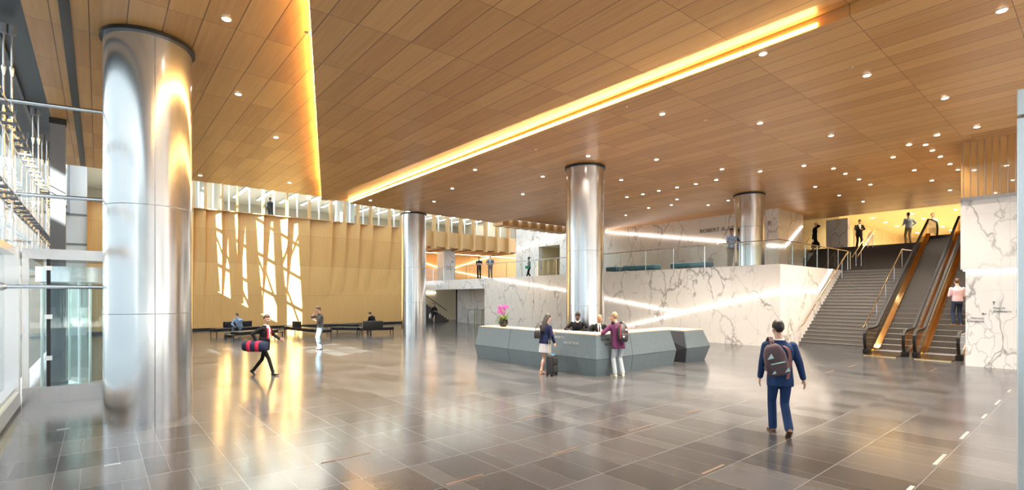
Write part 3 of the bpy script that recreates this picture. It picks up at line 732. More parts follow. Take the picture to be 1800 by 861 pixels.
lettering('RECEPTION', .10, MYL(.36, .83), m_let, 'lettering', dk, sp=1.1)
# low return desk at the right, with its open dark end
rd = thing('side_desk', 'small angular stone side desk with dark open end at the right of reception', 'desk', (15.2, 9.12, 0))
mb = MB()
prof = [(0, 0), (-.14, .5), (.02, 1.05)]
L1 = 1.2
a = [V((0 - e, o_, z)) for (o_, z), e in zip(prof, (0, .14, 0))]; b = [V((L1 + e, o_, z)) for (o_, z), e in zip(prof, (0, .14, -.08))]
ai = [V((0, 1.5, 0)), V((-.0, 1.5, 1.05))]; bi = [V((L1, 1.5, 0)), V((L1 - .08, 1.5, 1.05))]
for i in range(2): mb.face([a[i], b[i], b[i+1], a[i+1]])
mb.face([b[0], bi[0], bi[1], b[2], b[1]]); mb.face([a[2], b[2], bi[1], ai[1]]); mb.face([ai[0], bi[0], bi[1], ai[1]]); mb.face([a[0], b[0], bi[0], ai[0]])
mb.face([a[0], ai[0], ai[1], a[2], a[1]])
bmesh.ops.remove_doubles(mb.b, verts=mb.b.verts, dist=1e-5)
mb.build('stone_front', m_desk, rd)
MB().prism([(-.02 - .0, .02, .02), (-.02 - .145, -.1, .5), (-.02, .06, 1.03), (-.02, 1.46, 1.03), (-.02, 1.46, .02)], (-.01, 0, 0)).build('end_panel', m_desk_d, rd)
MB().box(.0, L1 - .1, .03, 1.5, 1.051, 1.08).build('counter_top', m_desktop, rd)
# things on the counter
mon = thing('monitor', 'dark computer monitor seen from behind between the two receptionists', 'monitor', (11.72, 10.55, .76), R(40))
MB().box(-.3, .3, -.02, .02, .16, .52, bev=.01).build('screen_back', m_black, mon); MB().box(-.03, .03, -.03, .03, .02, .3).box(-.12, .12, -.08, .08, 0, .02).build('stand', m_black, mon)
pp = MB().box(10.7, 11.1, 9.35, 10.3, 1.1555, 1.18, bev=.004).build('document_tray', plain('white paper', (.85, .86, .87), .6)); tag(pp, 'flat white tray of papers on the corner of the reception counter', 'tray')
# orchid
pl = thing('potted_orchid', 'pink orchid with foliage in a round black pot on the desk', 'plant', (11.0, 13.7, 1.155))
MB().lathe([(.09, 0), (.15, .06), (.17, .15), (.15, .24), (.13, .25), (.13, .2), (.0, .2)], n=24).build('pot', plain('black glazed pot', (.012, .012, .012), .15), pl, True)
m_leaf = plain('orchid leaf', (.06, .16, .03), .5, noise=.4, scale=12); m_pink = plain('pink petal', (.62, .12, .48), .5, noise=.2); m_moss = plain('bright moss', (.20, .30, .04), .8, noise=.5, scale=40); m_or = plain('orange blossom', (.7, .25, .03), .5)
def leaf(mb, a, l, up, wd, droop, z=.24):
    pts = []
    for i in range(7):
        t = i / 6.; r = l * t; zz = z + up * t - droop * t * t
        wv = wd * math.sin(PI * min(1, t * .9 + .08)); d = V((math.cos(a), math.sin(a), 0)); n = V((-d.y, d.x, 0))
        c = d * (.03 + r) + V((0, 0, zz)); pts.append((c - n * wv, c + V((0, 0, -.01)), c + n * wv))
    for p, q_ in zip(pts, pts[1:]):
        mb.face([p[0], q_[0], q_[1], p[1]]); mb.face([p[1], q_[1], q_[2], p[2]])
lm = MB()
for i in range(26): leaf(lm, random.random() * 7, random.uniform(.14, .34), random.uniform(.1, .36), .022, random.uniform(.05, .3))
lm.build('foliage', m_leaf, pl, 2)
mm = MB()
for i in range(24):
    a = random.random() * 7; r = random.uniform(0, .13); mm.ell((r * math.cos(a), r * math.sin(a), .25 + random.uniform(0, .1)), (.035, .035, .03), u=7, v=5)
mm.build('moss', m_moss, pl, 2)
def blossom(c, mat, s=1.):
    fb = MB()
    for k in range(5):
        a = k * 2 * PI / 5 + .3; m = M.Translation(c) @ M.Rotation(random.uniform(-.6, .6), 4, 'Z') @ M.Rotation(a, 4, 'Y')
        fb.b_m = None
        e = m @ M.Translation((0, 0, .03 * s)) @ M.Diagonal((.02 * s, .008 * s, .03 * s, 1)); bmesh.ops.create_uvsphere(fb.b, u_segments=8, v_segments=5, radius=1, matrix=e)
    fb.ell(c, (.012 * s, .014 * s, .012 * s), u=8, v=5)
    fb.build('blossom', mat, pl, 2)
for k, (a, tip) in enumerate(((.4, (.07, -.05, .66)), (2.2, (-.02, .1, .64)), (3.5, (-.1, -.02, .56)), (5., (.1, .06, .45)))):
    tip = V(tip); MB().tube([(0, 0, .24), tip * .5 + V((0, 0, .15)), tip + V((0, 0, .04)), tip * 1.15], .006, 5).build('stem', m_leaf, pl)
    for i in range(5 if k < 2 else 3): blossom(tip + V((random.uniform(-.09, .09), random.uniform(-.09, .09), random.uniform(-.05, .06))), m_pink, 1.25)
for i in range(5): blossom(V((random.uniform(-.14, .14), random.uniform(-.14, .14), random.uniform(.27, .34))), m_or, .9)
# ================================================================== SIGNS
def mx_wall(X, Y, z): return M.Translation((X, Y, z)) @ M.Rotation(-PI / 2, 4, 'Z') @ M.Rotation(PI / 2, 4, 'X')
s1 = thing('wall_sign', 'dark lettering reading North Elevators with an upward arrow on white marble', 'sign', (0, 0, 0))
p = on_x(1746, 543, 21.32)
lettering('North', .098, mx_wall(p.x, p.y, p.z), m_let, 'lettering', s1, .003, 'LEFT', 1.1); lettering('Elevators', .098, mx_wall(p.x, p.y, p.z - .10), m_let, 'lettering', s1, .003, 'LEFT', 1.1)
def arrow(parent, X, Y, z, ang, s=.085):
    m = mx_wall(X, Y, z) @ M.Rotation(ang, 4, 'Z'); mb = MB()
    mb.box(-.008, .008, -s * .6, s * .5, -.003, .003, m); mb.box(-.008, .008, -s * .55, 0, -.003, .003, m @ M.Translation((0, s * .55, 0)) @ M.Rotation(R(45), 4, 'Z')); mb.box(-.008, .008, -s * .55, 0, -.003, .003, m @ M.Translation((0, s * .55, 0)) @ M.Rotation(R(-45), 4, 'Z'))
    mb.build('arrow', m_let, parent)
pa = on_x(1747, 532.5, 21.32); arrow(s1, pa.x, pa.y, pa.z, 0)
s2 = thing('wall_sign', 'dark lettering reading Atrium Elevators with an arrow to the left on white marble', 'sign', (0, 0, 0))
p = on_x(1730, 561, 21.32)
lettering('Atrium', .098, mx_wall(p.x, p.y, p.z), m_let, 'lettering', s2, .003, 'RIGHT', 1.1); lettering('Elevators', .098, mx_wall(p.x, p.y, p.z - .10), m_let, 'lettering', s2, .003, 'RIGHT', 1.1)
pa = on_x(1730, 551.5, 21.32); arrow(s2, pa.x, pa.y, pa.z, R(90))
s3 = thing('wall_sign', 'large grey bronze capital letters on the upper marble wall behind the steel column', 'sign', (0, 0, 0))
p = on_x(1230, 410, 29.07)
yy = p.y
for wd_ in ('ROBERT', 'A.', 'ST'):
    lt = lettering(wd_, .345, mx_wall(p.x, yy, p.z), m_letg, 'lettering', s3, .02, 'LEFT', 1.02)
    yy -= (yy - min(v_.co.y for v_ in lt.data.vertices)) + .13
p = on_x(1349, 397, 29.07); lettering('R', .4, mx_wall(p.x, p.y, p.z), m_letg, 'lettering', s3, .02)
# ================================================================== SEATING
def rbox(x0, x1, y0, y1, z0, z1, b): return MB().box(x0, x1, y0, y1, z0, z1, bev=b, seg=3)
def bench(label, loc, rz, L, D=.72, seat=None, back=None, table=0.):
    """low lounge bench: frame on thin legs, a seat cushion span and an optional back span (start, end)"""
    t = thing('lounge_bench', label, 'bench', (loc[0], loc[1], 0), rz)
    MB().box(0, L, -D/2, D/2, .24, .28).build('frame', m_black, t)
    for x in (.05, L - .05):
        for y in (-D/2 + .04, D/2 - .04): MB().box(x - .018, x + .018, y - .018, y + .018, 0, .24).build('leg', m_black, t)
    a, b = seat or (0, L); n = max(1, round((b - a) / .8))
    for i in range(n): rbox(a + (b-a)*i/n + .005, a + (b-a)*(i+1)/n - .005, -D/2, D/2, .28, .42, .03).build('seat_cushion', m_sofa, t, True)
    if back:
        a, b = back; rbox(a, b, D/2 - .16, D/2 + .02, .42, .76, .03).build('backrest', m_sofa, t, True)
    return t
def at(u, v): return on_z(u, v, 0)
bd = yaw_cam(1, .06) - 0   # local +Y maps to this; benches need local +X
def bx(u0, v0, u1, v1):
    a, b = at(u0, v0), at(u1, v1); d = b - a; return a, math.atan2(d.y, d.x), d.length
a, rz, L = bx(374, 590, 470, 584); bench('black bench with a long back on which the man in blue sits', a, rz, L, seat=(0, L), back=(.75, 2.4))
a, rz, L = bx(402, 598, 491, 591); bench('low black backless bench in front of the seated man in blue', a, rz, L, seat=(.3, L - .3))
a, rz, L = bx(509, 585, 573, 592); bench('black bench turned sideways with its back towards the hall, behind the standing man', a, rz, L, seat=(0, L), back=None)
mbk = rbox(1.15, 2.05, -.36, -.2, .42, .78, .03).build('backrest', m_sofa, None, True); mbk.parent = [o for o in C.objects if o.get('label', '').startswith('black bench turned')][0]
a, rz, L = bx(577, 580, 633, 580); bench('long low black bench farthest back near the timber wall', a, rz, L)
a, rz, L = bx(586, 586, 634, 587); bench('low black bench in front of the long one, left of the bench with a back', a, rz, L)
a, rz, L = bx(632, 588, 690, 586); tb = bench('black bench with its back to the hall, person in black behind it', a, rz, L, seat=(0, L))
rbox(.1, L * .66, -.38, -.2, .36, .8, .03).build('backrest', m_sofa, tb, True)
BG = [((398, 589), 'small black bag standing on the floor in front of the man in blue'), ]
def sofa_teal(u0, u1, v, label):
    a, b = on_x(u0, v, 23.75), on_x(u1, v, 23.75); L = abs(b.y - a.y)
    t = thing('low_sofa', label, 'sofa', (23.75, min(a.y, b.y), 3.64))
    rbox(-.35, .35, 0, L, .10, .35, .05).build('seat', m_teal, t, True)
    for y in (.1, L - .1):
        for x in (-.28, .28): MB().tube([(x, y, 0), (x, y, .13)], .02, 6).build('leg', m_black, t)
sofa_teal(1071, 1090, 475, 'short teal upholstered bench farthest left behind the glass railing')
sofa_teal(1100, 1156, 474, 'teal upholstered bench in the middle behind the glass railing')
sofa_teal(1184, 1249, 470, 'teal upholstered bench nearest the man leaning on the railing')
# entry gates in the passage
def gate(y, label):
    t = thing('speed_gate', label, 'gate', (22.95, y, 0))
    for dx in (0, .9): MB().box(dx - .05, dx + .05, -.05, .05, 0, 1.2, bev=.01).build('post', m_silver, t)
    MB().box(-.05, .95, -.05, .05, 1.14, 1.22, bev=.01).build('top_bar', m_silver, t); MB().box(.05, .85, -.01, .01, .2, 1.12).build('glass_wing', m_glass_g, t)
gate(33.2, 'leftmost thin steel entry gate in the passage opening'); gate(32.3, 'middle thin steel entry gate in the passage opening'); gate(31.35, 'rightmost thin steel entry gate in the passage opening')
tag(st(MB().box(25.2, 26.4, 40.3, 41.6, 3.63, 6.9), 'pillar_gallery', m_marble_w), kind='structure')
# ================================================================== FACADE: mast, vestibule, rods, struts
ms = thing('steel_mast', 'tall flat grey steel mast left of the foreground column', 'mast', (-.81, 17.6, 0))
MB().box(-.15, .15, -.1, .1, 0, 6.84).build('shaft', m_grey, ms); MB().box(-.2, .2, -.15, .15, 0, .04).build('base_plate', m_grey, ms); MB().box(-.17, .17, -.12, .12, 6.7, 6.84).build('head_plate', m_black, ms)
vb = thing('entrance_vestibule', 'glass entrance vestibule with polished steel bands left of the foreground column', 'vestibule', (-1.18, 13.95, 0))
W_, D_ = 2.5, 3.2
MB().box(0, W_, 0, .12, 2.98, 3.19).box(0, .12, .12, D_, 2.98, 3.19).box(W_ - .12, W_, .12, D_, 2.98, 3.19).box(.12, W_ - .12, .12, D_, 3.08, 3.12).build('cap_band', m_steel, vb)
MB().box(0, W_, 0, .12, 0, .36).box(W_ - .12, W_, .12, D_, 0, .36).build('base_band', m_steel, vb)
for x0, x1 in ((.1, .36), (.42, 1.2), (1.22, 2.4)): MB().box(x0, x1, .05, .065, .36, 2.98).build('glass_panel', m_glass, vb)
MB().box(W_ - .07, W_ - .05, .12, D_, .36, 2.98).build('glass_panel', m_glass, vb)
MB().box(.0, .1, .0, .12, .36, 2.98).build('corner_post', m_silver, vb)
jn = MB().box(.36, .42, .03, .09, .36, 2.98).build('glass_joint', m_black, vb)
for z in (.9, 1.75, 2.75): MB().box(.33, .45, -.01, .11, z, z + .09).build('patch_fitting', m_silver, jn)
# revolving door inside
rv = thing('revolving_door', 'round revolving glass door with white canopy inside the entrance vestibule', 'door', (-.35, 16.0, 0))
MB().lathe([(.78, 2.55), (.78, 2.9), (.7, 2.9), (.7, 2.55)], n=40, cap=False).build('canopy_ring', m_silver, rv, True)
for a0 in (.5, 3.6):
    ar = [(.76 * math.cos(a0 + k * .15), .76 * math.sin(a0 + k * .15)) for k in range(11)]
    MB().loft([[(x, y, 0), (x, y, 2.55), (x * .985, y * .985, 2.55), (x * .985, y * .985, 0)] for x, y in ar]).build('curved_glass', m_glass, rv)
for k_ in range(4):
    a = .3 + k_ * PI / 2
    lf = MB().box(.02, .7, -.01, .01, .1, 2.5, M.Rotation(a, 4, 'Z')).build('door_wing', m_glass, rv)
    MB().box(.02, .7, -.02, .02, .02, .12, M.Rotation(a, 4, 'Z')).box(.66, .7, -.02, .02, .1, 2.5, M.Rotation(a, 4, 'Z')).build('wing_frame', m_silver, lf)
MB().tube([(0, 0, 0), (0, 0, 2.6)], .03, 8).build('pivot', m_silver, rv)
st(MB().box(-1.55, -1.2, 13.7, 13.95, .3, 3.2).box(-1.5, -1.24, -8, 13.9, 3.02, 3.16), 'trim_8', m_silver)
st(MB().box(-1.5, -1.24, 13.95, 38, 3.0, 3.16), 'trim_9', m_silver)
# struts from the facade to the column
for z, nm in ((5.55, 'topmost'), (3.96, 'middle'), (2.38, 'lowest')):
    t = thing('strut', '%s of three steel struts between the glass facade and the foreground column' % nm, 'strut', (-1.24, 12.0, z))
    MB().tube([(0, 0, 0), (1.45, -.35, 0)], .035, 10).build('tube', m_steel_d, t, True)
    MB().tube([(-.16, .04, 0), (-.02, .005, 0), (.05, -.01, 0)], [.05, .07, .035], 12).build('end_fitting', m_silver, t, True)
    MB().tube([(1.33, -.32, 0), (1.47, -.355, 0)], .05, 10).build('column_socket', m_silver, t, True)
# vertical tension rods
for i, y in enumerate((12.05, 17.0, 19.6, 22.0)):
    t = thing('rod_pair', ('pair of vertical tension rods nearest the viewer at the glass facade', 'second pair of vertical tension rods along the glass facade', 'third pair of vertical tension rods along the glass facade', 'farthest pair of vertical tension rods along the glass facade')[i], 'tension rods', (-1.19, y, 0))
    for dx in (-.05, .05):
        rd_ = MB().tube([(dx, 0, 3.16), (dx, 0, 6.7)], .016, 8).build('rod', m_steel_d, t, True)
        for z in (6.08, 4.52, 3.5): MB().lathe([(.014, -.11), (.022, -.05), (.034, .03), (.032, .06), (.016, .07)], (dx, 0, z), 12).build('fork_end', m_silver, rd_, True)
        MB().lathe([(.05, 6.70), (.05, 6.86)], (dx, 0, 0), 10).build('anchor', m_grey, rd_)
# horizontal cables with clamps
for z, lab in ((5.08, 'upper'), (3.83, 'lower')):
    t = thing('cable_truss', '%s run of twin horizontal cables with clamps along the glass facade' % lab, 'cable truss', (-1.16, 8.5, z))
    for dx, dz in ((-.08, 0), (.1, .06)): MB().tube([(dx, 0, dz), (dx, 14.5, dz)], .013, 6).build('cable', m_steel_d, t)
    for k_ in range(24):
        y = .3 + k_ * .6
        c = MB().tube([(-.1, y, .03), (.12, y, .03)], .03, 8).build('clamp', m_grey, t); MB().lathe([(.022, -.05), (.022, .1)], (.01, y, .0), 8).build('clamp_bolt', m_brass, c)
for k_, y in enumerate((12.05, 17.0, 22.0)):
    MB()
# ================================================================== PEOPLE
def skin_mat(name, c): return plain(name, c, .55, noise=.05, scale=60)
SK_L = skin_mat('light skin', (.60, .36, .27)); SK_M = skin_mat('tan skin', (.42, .23, .15)); SK_D = skin_mat('dark skin', (.14, .07, .045))
H_DK = plain('dark hair', (.012, .009, .008), .45, noise=.4, scale=120); H_BR = plain('brown hair', (.07, .035, .02), .5, noise=.4, scale=120)
H_BL = plain('sandy hair', (.36, .24, .13), .55, noise=.3, scale=120); H_GR = plain('grey hair', (.4, .39, .38), .6, noise=.2, scale=120)
def cloth(name, c, n=.1): return plain(name, c, .85, noise=n, scale=25, spec=.2)
def remesh(mb, vox, smooth_it=3, keep_small=False):
    bmesh.ops.recalc_face_normals(mb.b, faces=mb.b.faces)
    me = bpy.data.meshes.new('tmp'); mb.b.to_mesh(me); mb.b.free()
    o = bpy.data.objects.new('tmp', me); C.objects.link(o)
    m = o.modifiers.new('r', 'REMESH'); m.mode = 'VOXEL'; m.voxel_size = vox; m.use_smooth_shade = True
    s = o.modifiers.new('s', 'SMOOTH'); s.factor = .5; s.iterations = smooth_it
    dg = bpy.context.evaluated_depsgraph_get(); out = bpy.data.meshes.new_from_object(o.evaluated_get(dg))
    bpy.data.objects.remove(o); bpy.data.meshes.remove(me)
    return out
def capsule(mb, p0, p1, r0, r1, flat=None, n=10):
    """tapered limb with round ends; flat = (axis, factor) squashes the section along an axis"""
    p0, p1 = V(p0), V(p1); d = (p1 - p0); L = d.length; d = d.normalized()
    ref = V(flat[0]) if flat else d.orthogonal()
    ref = (ref - d * ref.dot(d)).normalized(); q = d.cross(ref); f = flat[1] if flat else 1.
    rings = []
    prof = [(-math.cos(a) * r0, math.sin(a) * r0) for a in (.25, .7, 1.15)] + [(L * t, r0 + (r1 - r0) * t) for t in (0, .35, .7, 1)] + [(L + math.sin(a) * r1, math.cos(a) * r1) for a in (.42, .87, 1.32)]
    for t, r in prof:
        rings.append([p0 + d * t + (ref * math.cos(2*PI*k/n) * f + q * math.sin(2*PI*k/n)) * r for k in range(n)])
    mb.loft(rings)
def rings_loft(mb, secs, n=18, pw=2.3):
    """secs: (centre, side vector, front vector, half width, half depth) -> superelliptic loft"""
    R_ = []
    for c, sv, fv, a, b in secs:
        ring = []
        for k in range(n):
            t = 2*PI*k/n; ct, s_ = math.cos(t), math.sin(t)
            ring.append(c + sv * (a * math.copysign(abs(ct)**(2/pw), ct)) + fv * (b * math.copysign(abs(s_)**(2/pw), s_)))
        R_.append(ring)
    mb.loft(R_)
def ik(a, t, l1, l2, pole):
    a, t, pole = V(a), V(t), V(pole); d = t - a; L = min(d.length, (l1 + l2) * .998); d = d.normalized()
    x = (l1*l1 - l2*l2 + L*L) / (2*L); h = math.sqrt(max(0, l1*l1 - x*x))
    pl = (pole - d * pole.dot(d)).normalized()
    return a + d * x + pl * h, a + d * L
UP = V((0, 0, 1))
def person(label, loc, yaw, H=1.76, female=False, skin=SK_L, hair=H_DK, hairstyle='short', top=None, top_kind='shirt', legs=None, leg_kind='trousers', shoe=None,
           pel=(0, 0, .93), lean=0, side=0, twist=0, head=(0, 0), hl=(-.24, .05, .80), hr=(.24, .05, .80), el=(-.4, -.7, -.3), er=(.4, -.7, -.3),
           fl=(-.1, 0, 0, 0), fr=(.1, 0, 0, 0), kl=(0, 1, 0), kr=(0, 1, 0), toe=(-8, 8), vox=.014, inner=None, tie=None, extra=None, hand_dir=(None, None), curl=.5, sleeves=True, heel=False, glasses=False, skirt_len=.4):
    s = H / 1.76
    root = thing('person', label, 'person', loc, yaw)
    root.scale = (s, s, s)
    P = V(pel)
    T = M.Rotation(R(twist), 3, 'Z') @ M.Rotation(R(side), 3, 'Y') @ M.Rotation(R(-lean), 3, 'X')
    up, sd, fw = T @ UP, T @ V((1, 0, 0)), T @ V((0, 1, 0))
    wS = .165 if female else .19
    nk = P + up * .545; sh = [P + up * .475 + sd * x * wS for x in (-1, 1)]
    hd_m = (M.Rotation(R(twist * .6 + head[0]), 3, 'Z') @ M.Rotation(R(-lean * .6 - head[1]), 3, 'X'))
    hu, hf, hs = hd_m @ UP, hd_m @ V((0, 1, 0)), hd_m @ V((1, 0, 0))
    hc = nk + up * .05 + hu * .135 + hf * .025
    # limbs
    A1, A2 = .285, .255
    el_, wl_ = ik(sh[0], hl, A1, A2, T @ V(el)); er_, wr_ = ik(sh[1], hr, A1, A2, T @ V(er))
    hip = [P + sd * x * .09 + up * -.02 for x in (-1, 1)]
    fl_, fr_ = V(fl[:3]), V(fr[:3])
    def ankle(f, pitch, yw):
        d = M.Rotation(R(yw), 3, 'Z') @ M.Rotation(R(pitch), 3, 'X') @ V((0, 1, 0)); u = M.Rotation(R(yw), 3, 'Z') @ M.Rotation(R(pitch), 3, 'X') @ UP
        return d, u
    feet = []
    for f, kp, h_, yw in ((fl, kl, hip[0], toe[1] if len(fl) < 5 else fl[4]), (fr, kr, hip[1], toe[0] if len(fr) < 5 else fr[4])):
        d, u = ankle(f, f[3], yw); base = V(f[:3]); an = base + u * .085 - d * .0
        kn, an = ik(h_, an, .43, .42, V(kp)); feet.append((kn, an, d, u))
    # ---------------- torso sections
    def torso(mb, g, z0=-.1, z1=.53, shoulders=True):
        if female: S_ = [(-.1, .155, .11), (0, .16, .115), (.1, .135, .095), (.19, .12, .085), (.3, .135, .105), (.4, .145, .1), (.46, .14, .075), (.5, .09, .06), (.55, .05, .05)]
        else: S_ = [(-.1, .155, .11), (0, .16, .112), (.1, .15, .105), (.2, .148, .1), (.3, .168, .112), (.39, .178, .112), (.455, .17, .085), (.495, .115, .066), (.55, .058, .058)]
        secs = [(P + up * z - fw * .008 * (1 if z > .3 else 0), sd, fw, a + g, b + g) for z, a, b in S_ if z0 <= z <= z1 + .03]
        rings_loft(mb, secs)
    def arm(mb, g, hand=True, frac=1.):
        for i, (s0, e, w_) in enumerate(((sh[0], el_, wl_), (sh[1], er_, wr_))):
            capsule(mb, s0 - up * .015, e, (.052 if not female else .044) + g, (.040 if not female else .034) + g)
            e2 = e + (w_ - e) * frac
            capsule(mb, e, e2, (.040 if not female else .034) + g, (.029 if not female else .025) + g * .8)
    def hand(mb, i):
        w_, e = (wl_, el_) if i == 0 else (wr_, er_)
        d = (w_ - e).normalized()
        if hand_dir[i] is not None: d = (T @ V(hand_dir[i])).normalized()
        inward = sd * (1 if i == 0 else -1); n = (inward - d * inward.dot(d)).normalized()
        t = n.cross(d) * (1 if i == 0 else -1)
        if t.dot(fw + up * .3) < 0: t = -t
        b0 = w_; b1 = w_ + d * .095
        rings_loft(mb, [(b0 - d * .03, t, n, .026, .02), (b0 + d * .02, t, n, .033, .016), (b0 + d * .06, t, n, .041, .015), (b1, t, n, .038, .012)], 12)
        for o_, l in ((.030, .068), (.0105, .078), (-.0095, .072), (-.029, .056)):
            k0 = b1 + t * o_ - d * .012; dd = (d + t * o_ * 2.2 + n * curl * .5).normalized(); k1 = k0 + dd * l * .55
            d2 = (dd + n * curl).normalized(); k2 = k1 + d2 * l * .5
            capsule(mb, k0, k1, .0088, .008, n=7); capsule(mb, k1, k2, .008, .0068, n=7)
        th0 = b0 + d * .025 + t * .028; th1 = th0 + (d * .7 + t * .75 + n * .25).normalized() * .042; th2 = th1 + (d + t * .25 + n * .3).normalized() * .032
        capsule(mb, th0, th1, .0125, .0105, n=7); capsule(mb, th1, th2, .0105, .0085, n=7)
    # ---------------- body (skin)
    b = MB()
    torso(b, -.022); arm(b, -.006)
    capsule(b, P + up * .5, hc - hu * .06, .054 if not female else .046, .05 if not female else .042)
    b.ell(hc + hu * .03 - hf * .008, (.074, .094, .098), M((hs, hf, hu)).transposed().to_4x4(), 18, 12)
    b.ell(hc - hu * .045 + hf * .022, (.056, .066, .072), M((hs, hf, hu)).transposed().to_4x4(), 16, 10)
    capsule(b, hc - hu * .098 + hf * .062, hc - hu * .09 + hf * .07, .022, .018)                                   # chin
    capsule(b, hc + hu * .012 + hf * .084, hc - hu * .028 + hf * .104, .010, .0145)                                  # nose
    capsule(b, hc + hu * .03 + hf * .075 - hs * .035, hc + hu * .03 + hf * .075 + hs * .035, .016, .016)             # brow
    for x in (-1, 1):
        b.ell(hc + hs * x * .076 - hf * .008 - hu * .008, (.012, .02, .032), M((hs, hf, hu)).transposed().to_4x4(), 8, 6)
        b.ell(hc + hs * x * .036 + hf * .062 - hu * .03, (.024, .024, .026), None, 8, 6)
    for i in (0, 1): hand(b, i)
    for (kn, an, d, u), h_ in zip(feet, hip):
        lk = .78 if leg_kind == 'trousers' else 1.; capsule(b, h_, kn, .068 * lk, .046 * lk); capsule(b, kn, an, .048 * lk, .032)
        calf = kn + (an - kn) * .3 - (d - (an-kn).normalized() * d.dot((an-kn).normalized())) * .014; capsule(b, calf, calf + (an - kn) * .25, .048 * lk, .042 * lk)
        capsule(b, an - u * .03, an - u * .05 + d * .12, .034, .026)
    me = remesh(b, vox * .62, 2)
    # eyes and lips become faces of the same mesh
    fb = bmesh.new(); fb.from_mesh(me)
    def dab(c, r, mi):
        k0 = len(fb.faces); bmesh.ops.create_uvsphere(fb, u_segments=8, v_segments=6, radius=1, matrix=M.Translation(c) @ M((hs, hf, hu)).transposed().to_4x4() @ M.Diagonal((*r, 1)))
        fb.faces.ensure_lookup_table()
        for f in fb.faces[k0:]: f.material_index = mi; f.smooth = True
    for x in (-1, 1):
        dab(hc + hs * x * .032 + hf * .083 + hu * .006, (.0135, .006, .0065), 1); dab(hc + hs * x * .032 + hf * .0885 + hu * .006, (.0055, .002, .0055), 2)
        dab(hc + hs * x * .033 + hf * .090 + hu * .03, (.018, .005, .0035), 2)
    dab(hc - hu * .060 + hf * .0885, (.022, .007, .0065), 3)
    fb.to_mesh(me); fb.free()
    for mm_ in (skin, M_EYE, M_PUP, M_LIP): me.materials.append(mm_)
    bo = bpy.data.objects.new('body', me); C.objects.link(bo); bo.parent = root
    def piece(name, mb, mat, v=None, sm=3):
        m_ = remesh(mb, v or vox, sm); m_.materials.clear(); m_.materials.append(mat)
        o = bpy.data.objects.new(name, m_); C.objects.link(o); o.parent = root; return o
    # ---------------- clothes
    if leg_kind == 'trousers':
        t = MB()
        rings_loft(t, [(P + up * z, sd, fw, a, b_) for z, a, b_ in ((-.12, .15, .11), (-.06, .172, .125), (.02, .17, .12), (.09, .155, .108))])
        for (kn, an, d, u), h_ in zip(feet, hip):
            capsule(t, h_ - up * .02, kn, .093 if not female else .082, .066 if not female else .053); capsule(t, kn, an - (an - kn).normalized() * .0, .067 if not female else .054, .064 if not female else .045)
        piece('trousers', t, legs)
    else:
        t = MB(); hem = P - up * skirt_len
        rings_loft(t, [(P + up * .12, sd, fw, .13, .095), (P + up * .02, sd, fw, .168, .128), (P - up * .1, sd, fw, .182, .142), (P - up * .22, sd, fw, .186, .148), (hem, sd, fw, .19, .15)], pw=2.)
        piece('skirt', t, legs)
    if top_kind == 'dress':
        t = MB(); torso(t, .016, -.1); arm(t, .014, False, .9)
    elif top_kind == 'shirt':
        t = MB(); torso(t, .012, -.02); arm(t, .013, False, .92 if sleeves else .12)
        rings_loft(t, [(P + up * -.03, sd, fw, .172, .126), (P + up * .06, sd, fw, .172, .124), (P + up * .16, sd, fw, .158, .112)])
    else:
        t = MB(); torso(t, .024, -.0 if leg_kind == 'skirt' else -.1); arm(t, .019, False, .93)
        if leg_kind == 'skirt': rings_loft(t, [(P + up * -.03, sd, fw, .19, .15), (P + up * .05, sd, fw, .19, .148), (P + up * .14, sd, fw, .172, .128), (P + up * .22, sd, fw, .155, .115)])
        else: rings_loft(t, [(P + up * -.17, sd, fw, .19, .142), (P + up * -.08, sd, fw, .192, .145), (P + up * .06, sd, fw, .18, .132), (P + up * .2, sd, fw, .172, .122)])
        for x in (-1, 1): t.ell(P + up * .455 + sd * x * (wS - .02), (.075, .07, .055), T.to_4x4(), 10, 8)
    nm = {'shirt': 'shirt', 'jacket': 'jacket', 'dress': 'dress_top'}[top_kind]
    to = piece(nm, t, top)
    cb = MB(); cb.loft([[P + up * z + fw * .004 + sd * math.cos(2*PI*k/16) * a + fw * math.sin(2*PI*k/16) * a * 1.02 for k in range(16)] for z, a in ((.50, .078), (.545, .068), (.565, .064), (.565, .058), (.5, .06))])
    cb.build('collar', inner or top, root, 2)
    if inner and top_kind == 'jacket':      # shirt front showing in the opening of the jacket
        ib = MB(); ib.loft([[P + up * z + sd * x * w_ + fw * (dp + .006 * (1 - x*x)) for x in (-1, -.5, 0, .5, 1)] + [P + up * z + sd * x * w_ + fw * (dp - .03) for x in (1, 0, -1)] for z, w_, dp in ((.16, .012, .142), (.3, .035, .140), (.42, .055, .132), (.5, .06, .088), (.54, .05, .074))])
        io = ib.build('shirt_front', inner, root, 2)
        if tie:
            tb = MB(); tb.loft([[P + up * z + sd * x * w_ + fw * (dp + k_) for x, k_ in ((-1, .0), (0, .008), (1, .0), (0, -.01))] for z, w_, dp in ((.15, .02, .150), (.3, .028, .148), (.44, .02, .142), (.5, .014, .108), (.53, .02, .092))]); tb.build('tie', tie, root)
    for (kn, an, d, u), nm in zip(feet, 'lr'):
        sb = MB(); side_ = d.cross(u).normalized(); b0 = an - u * .06
        hz = .03 if heel else .0
        rings_loft(sb, [(b0 - d * .065 + u * (.005 + hz), side_, u, .026, .026), (b0 - d * .04 + u * (.0 + hz), side_, u, .037, .036), (b0 + d * .04 - u * (.0 - hz * .6), side_, u, .04, .034), (b0 + d * .12 - u * .005, side_, u, .045, .025), (b0 + d * .175 - u * .01, side_, u, .036, .018), (b0 + d * .2 - u * .012, side_, u, .02, .012)], 14)
        capsule(sb, an - u * .03, an + u * (.06 if heel else .01), .043, .045)
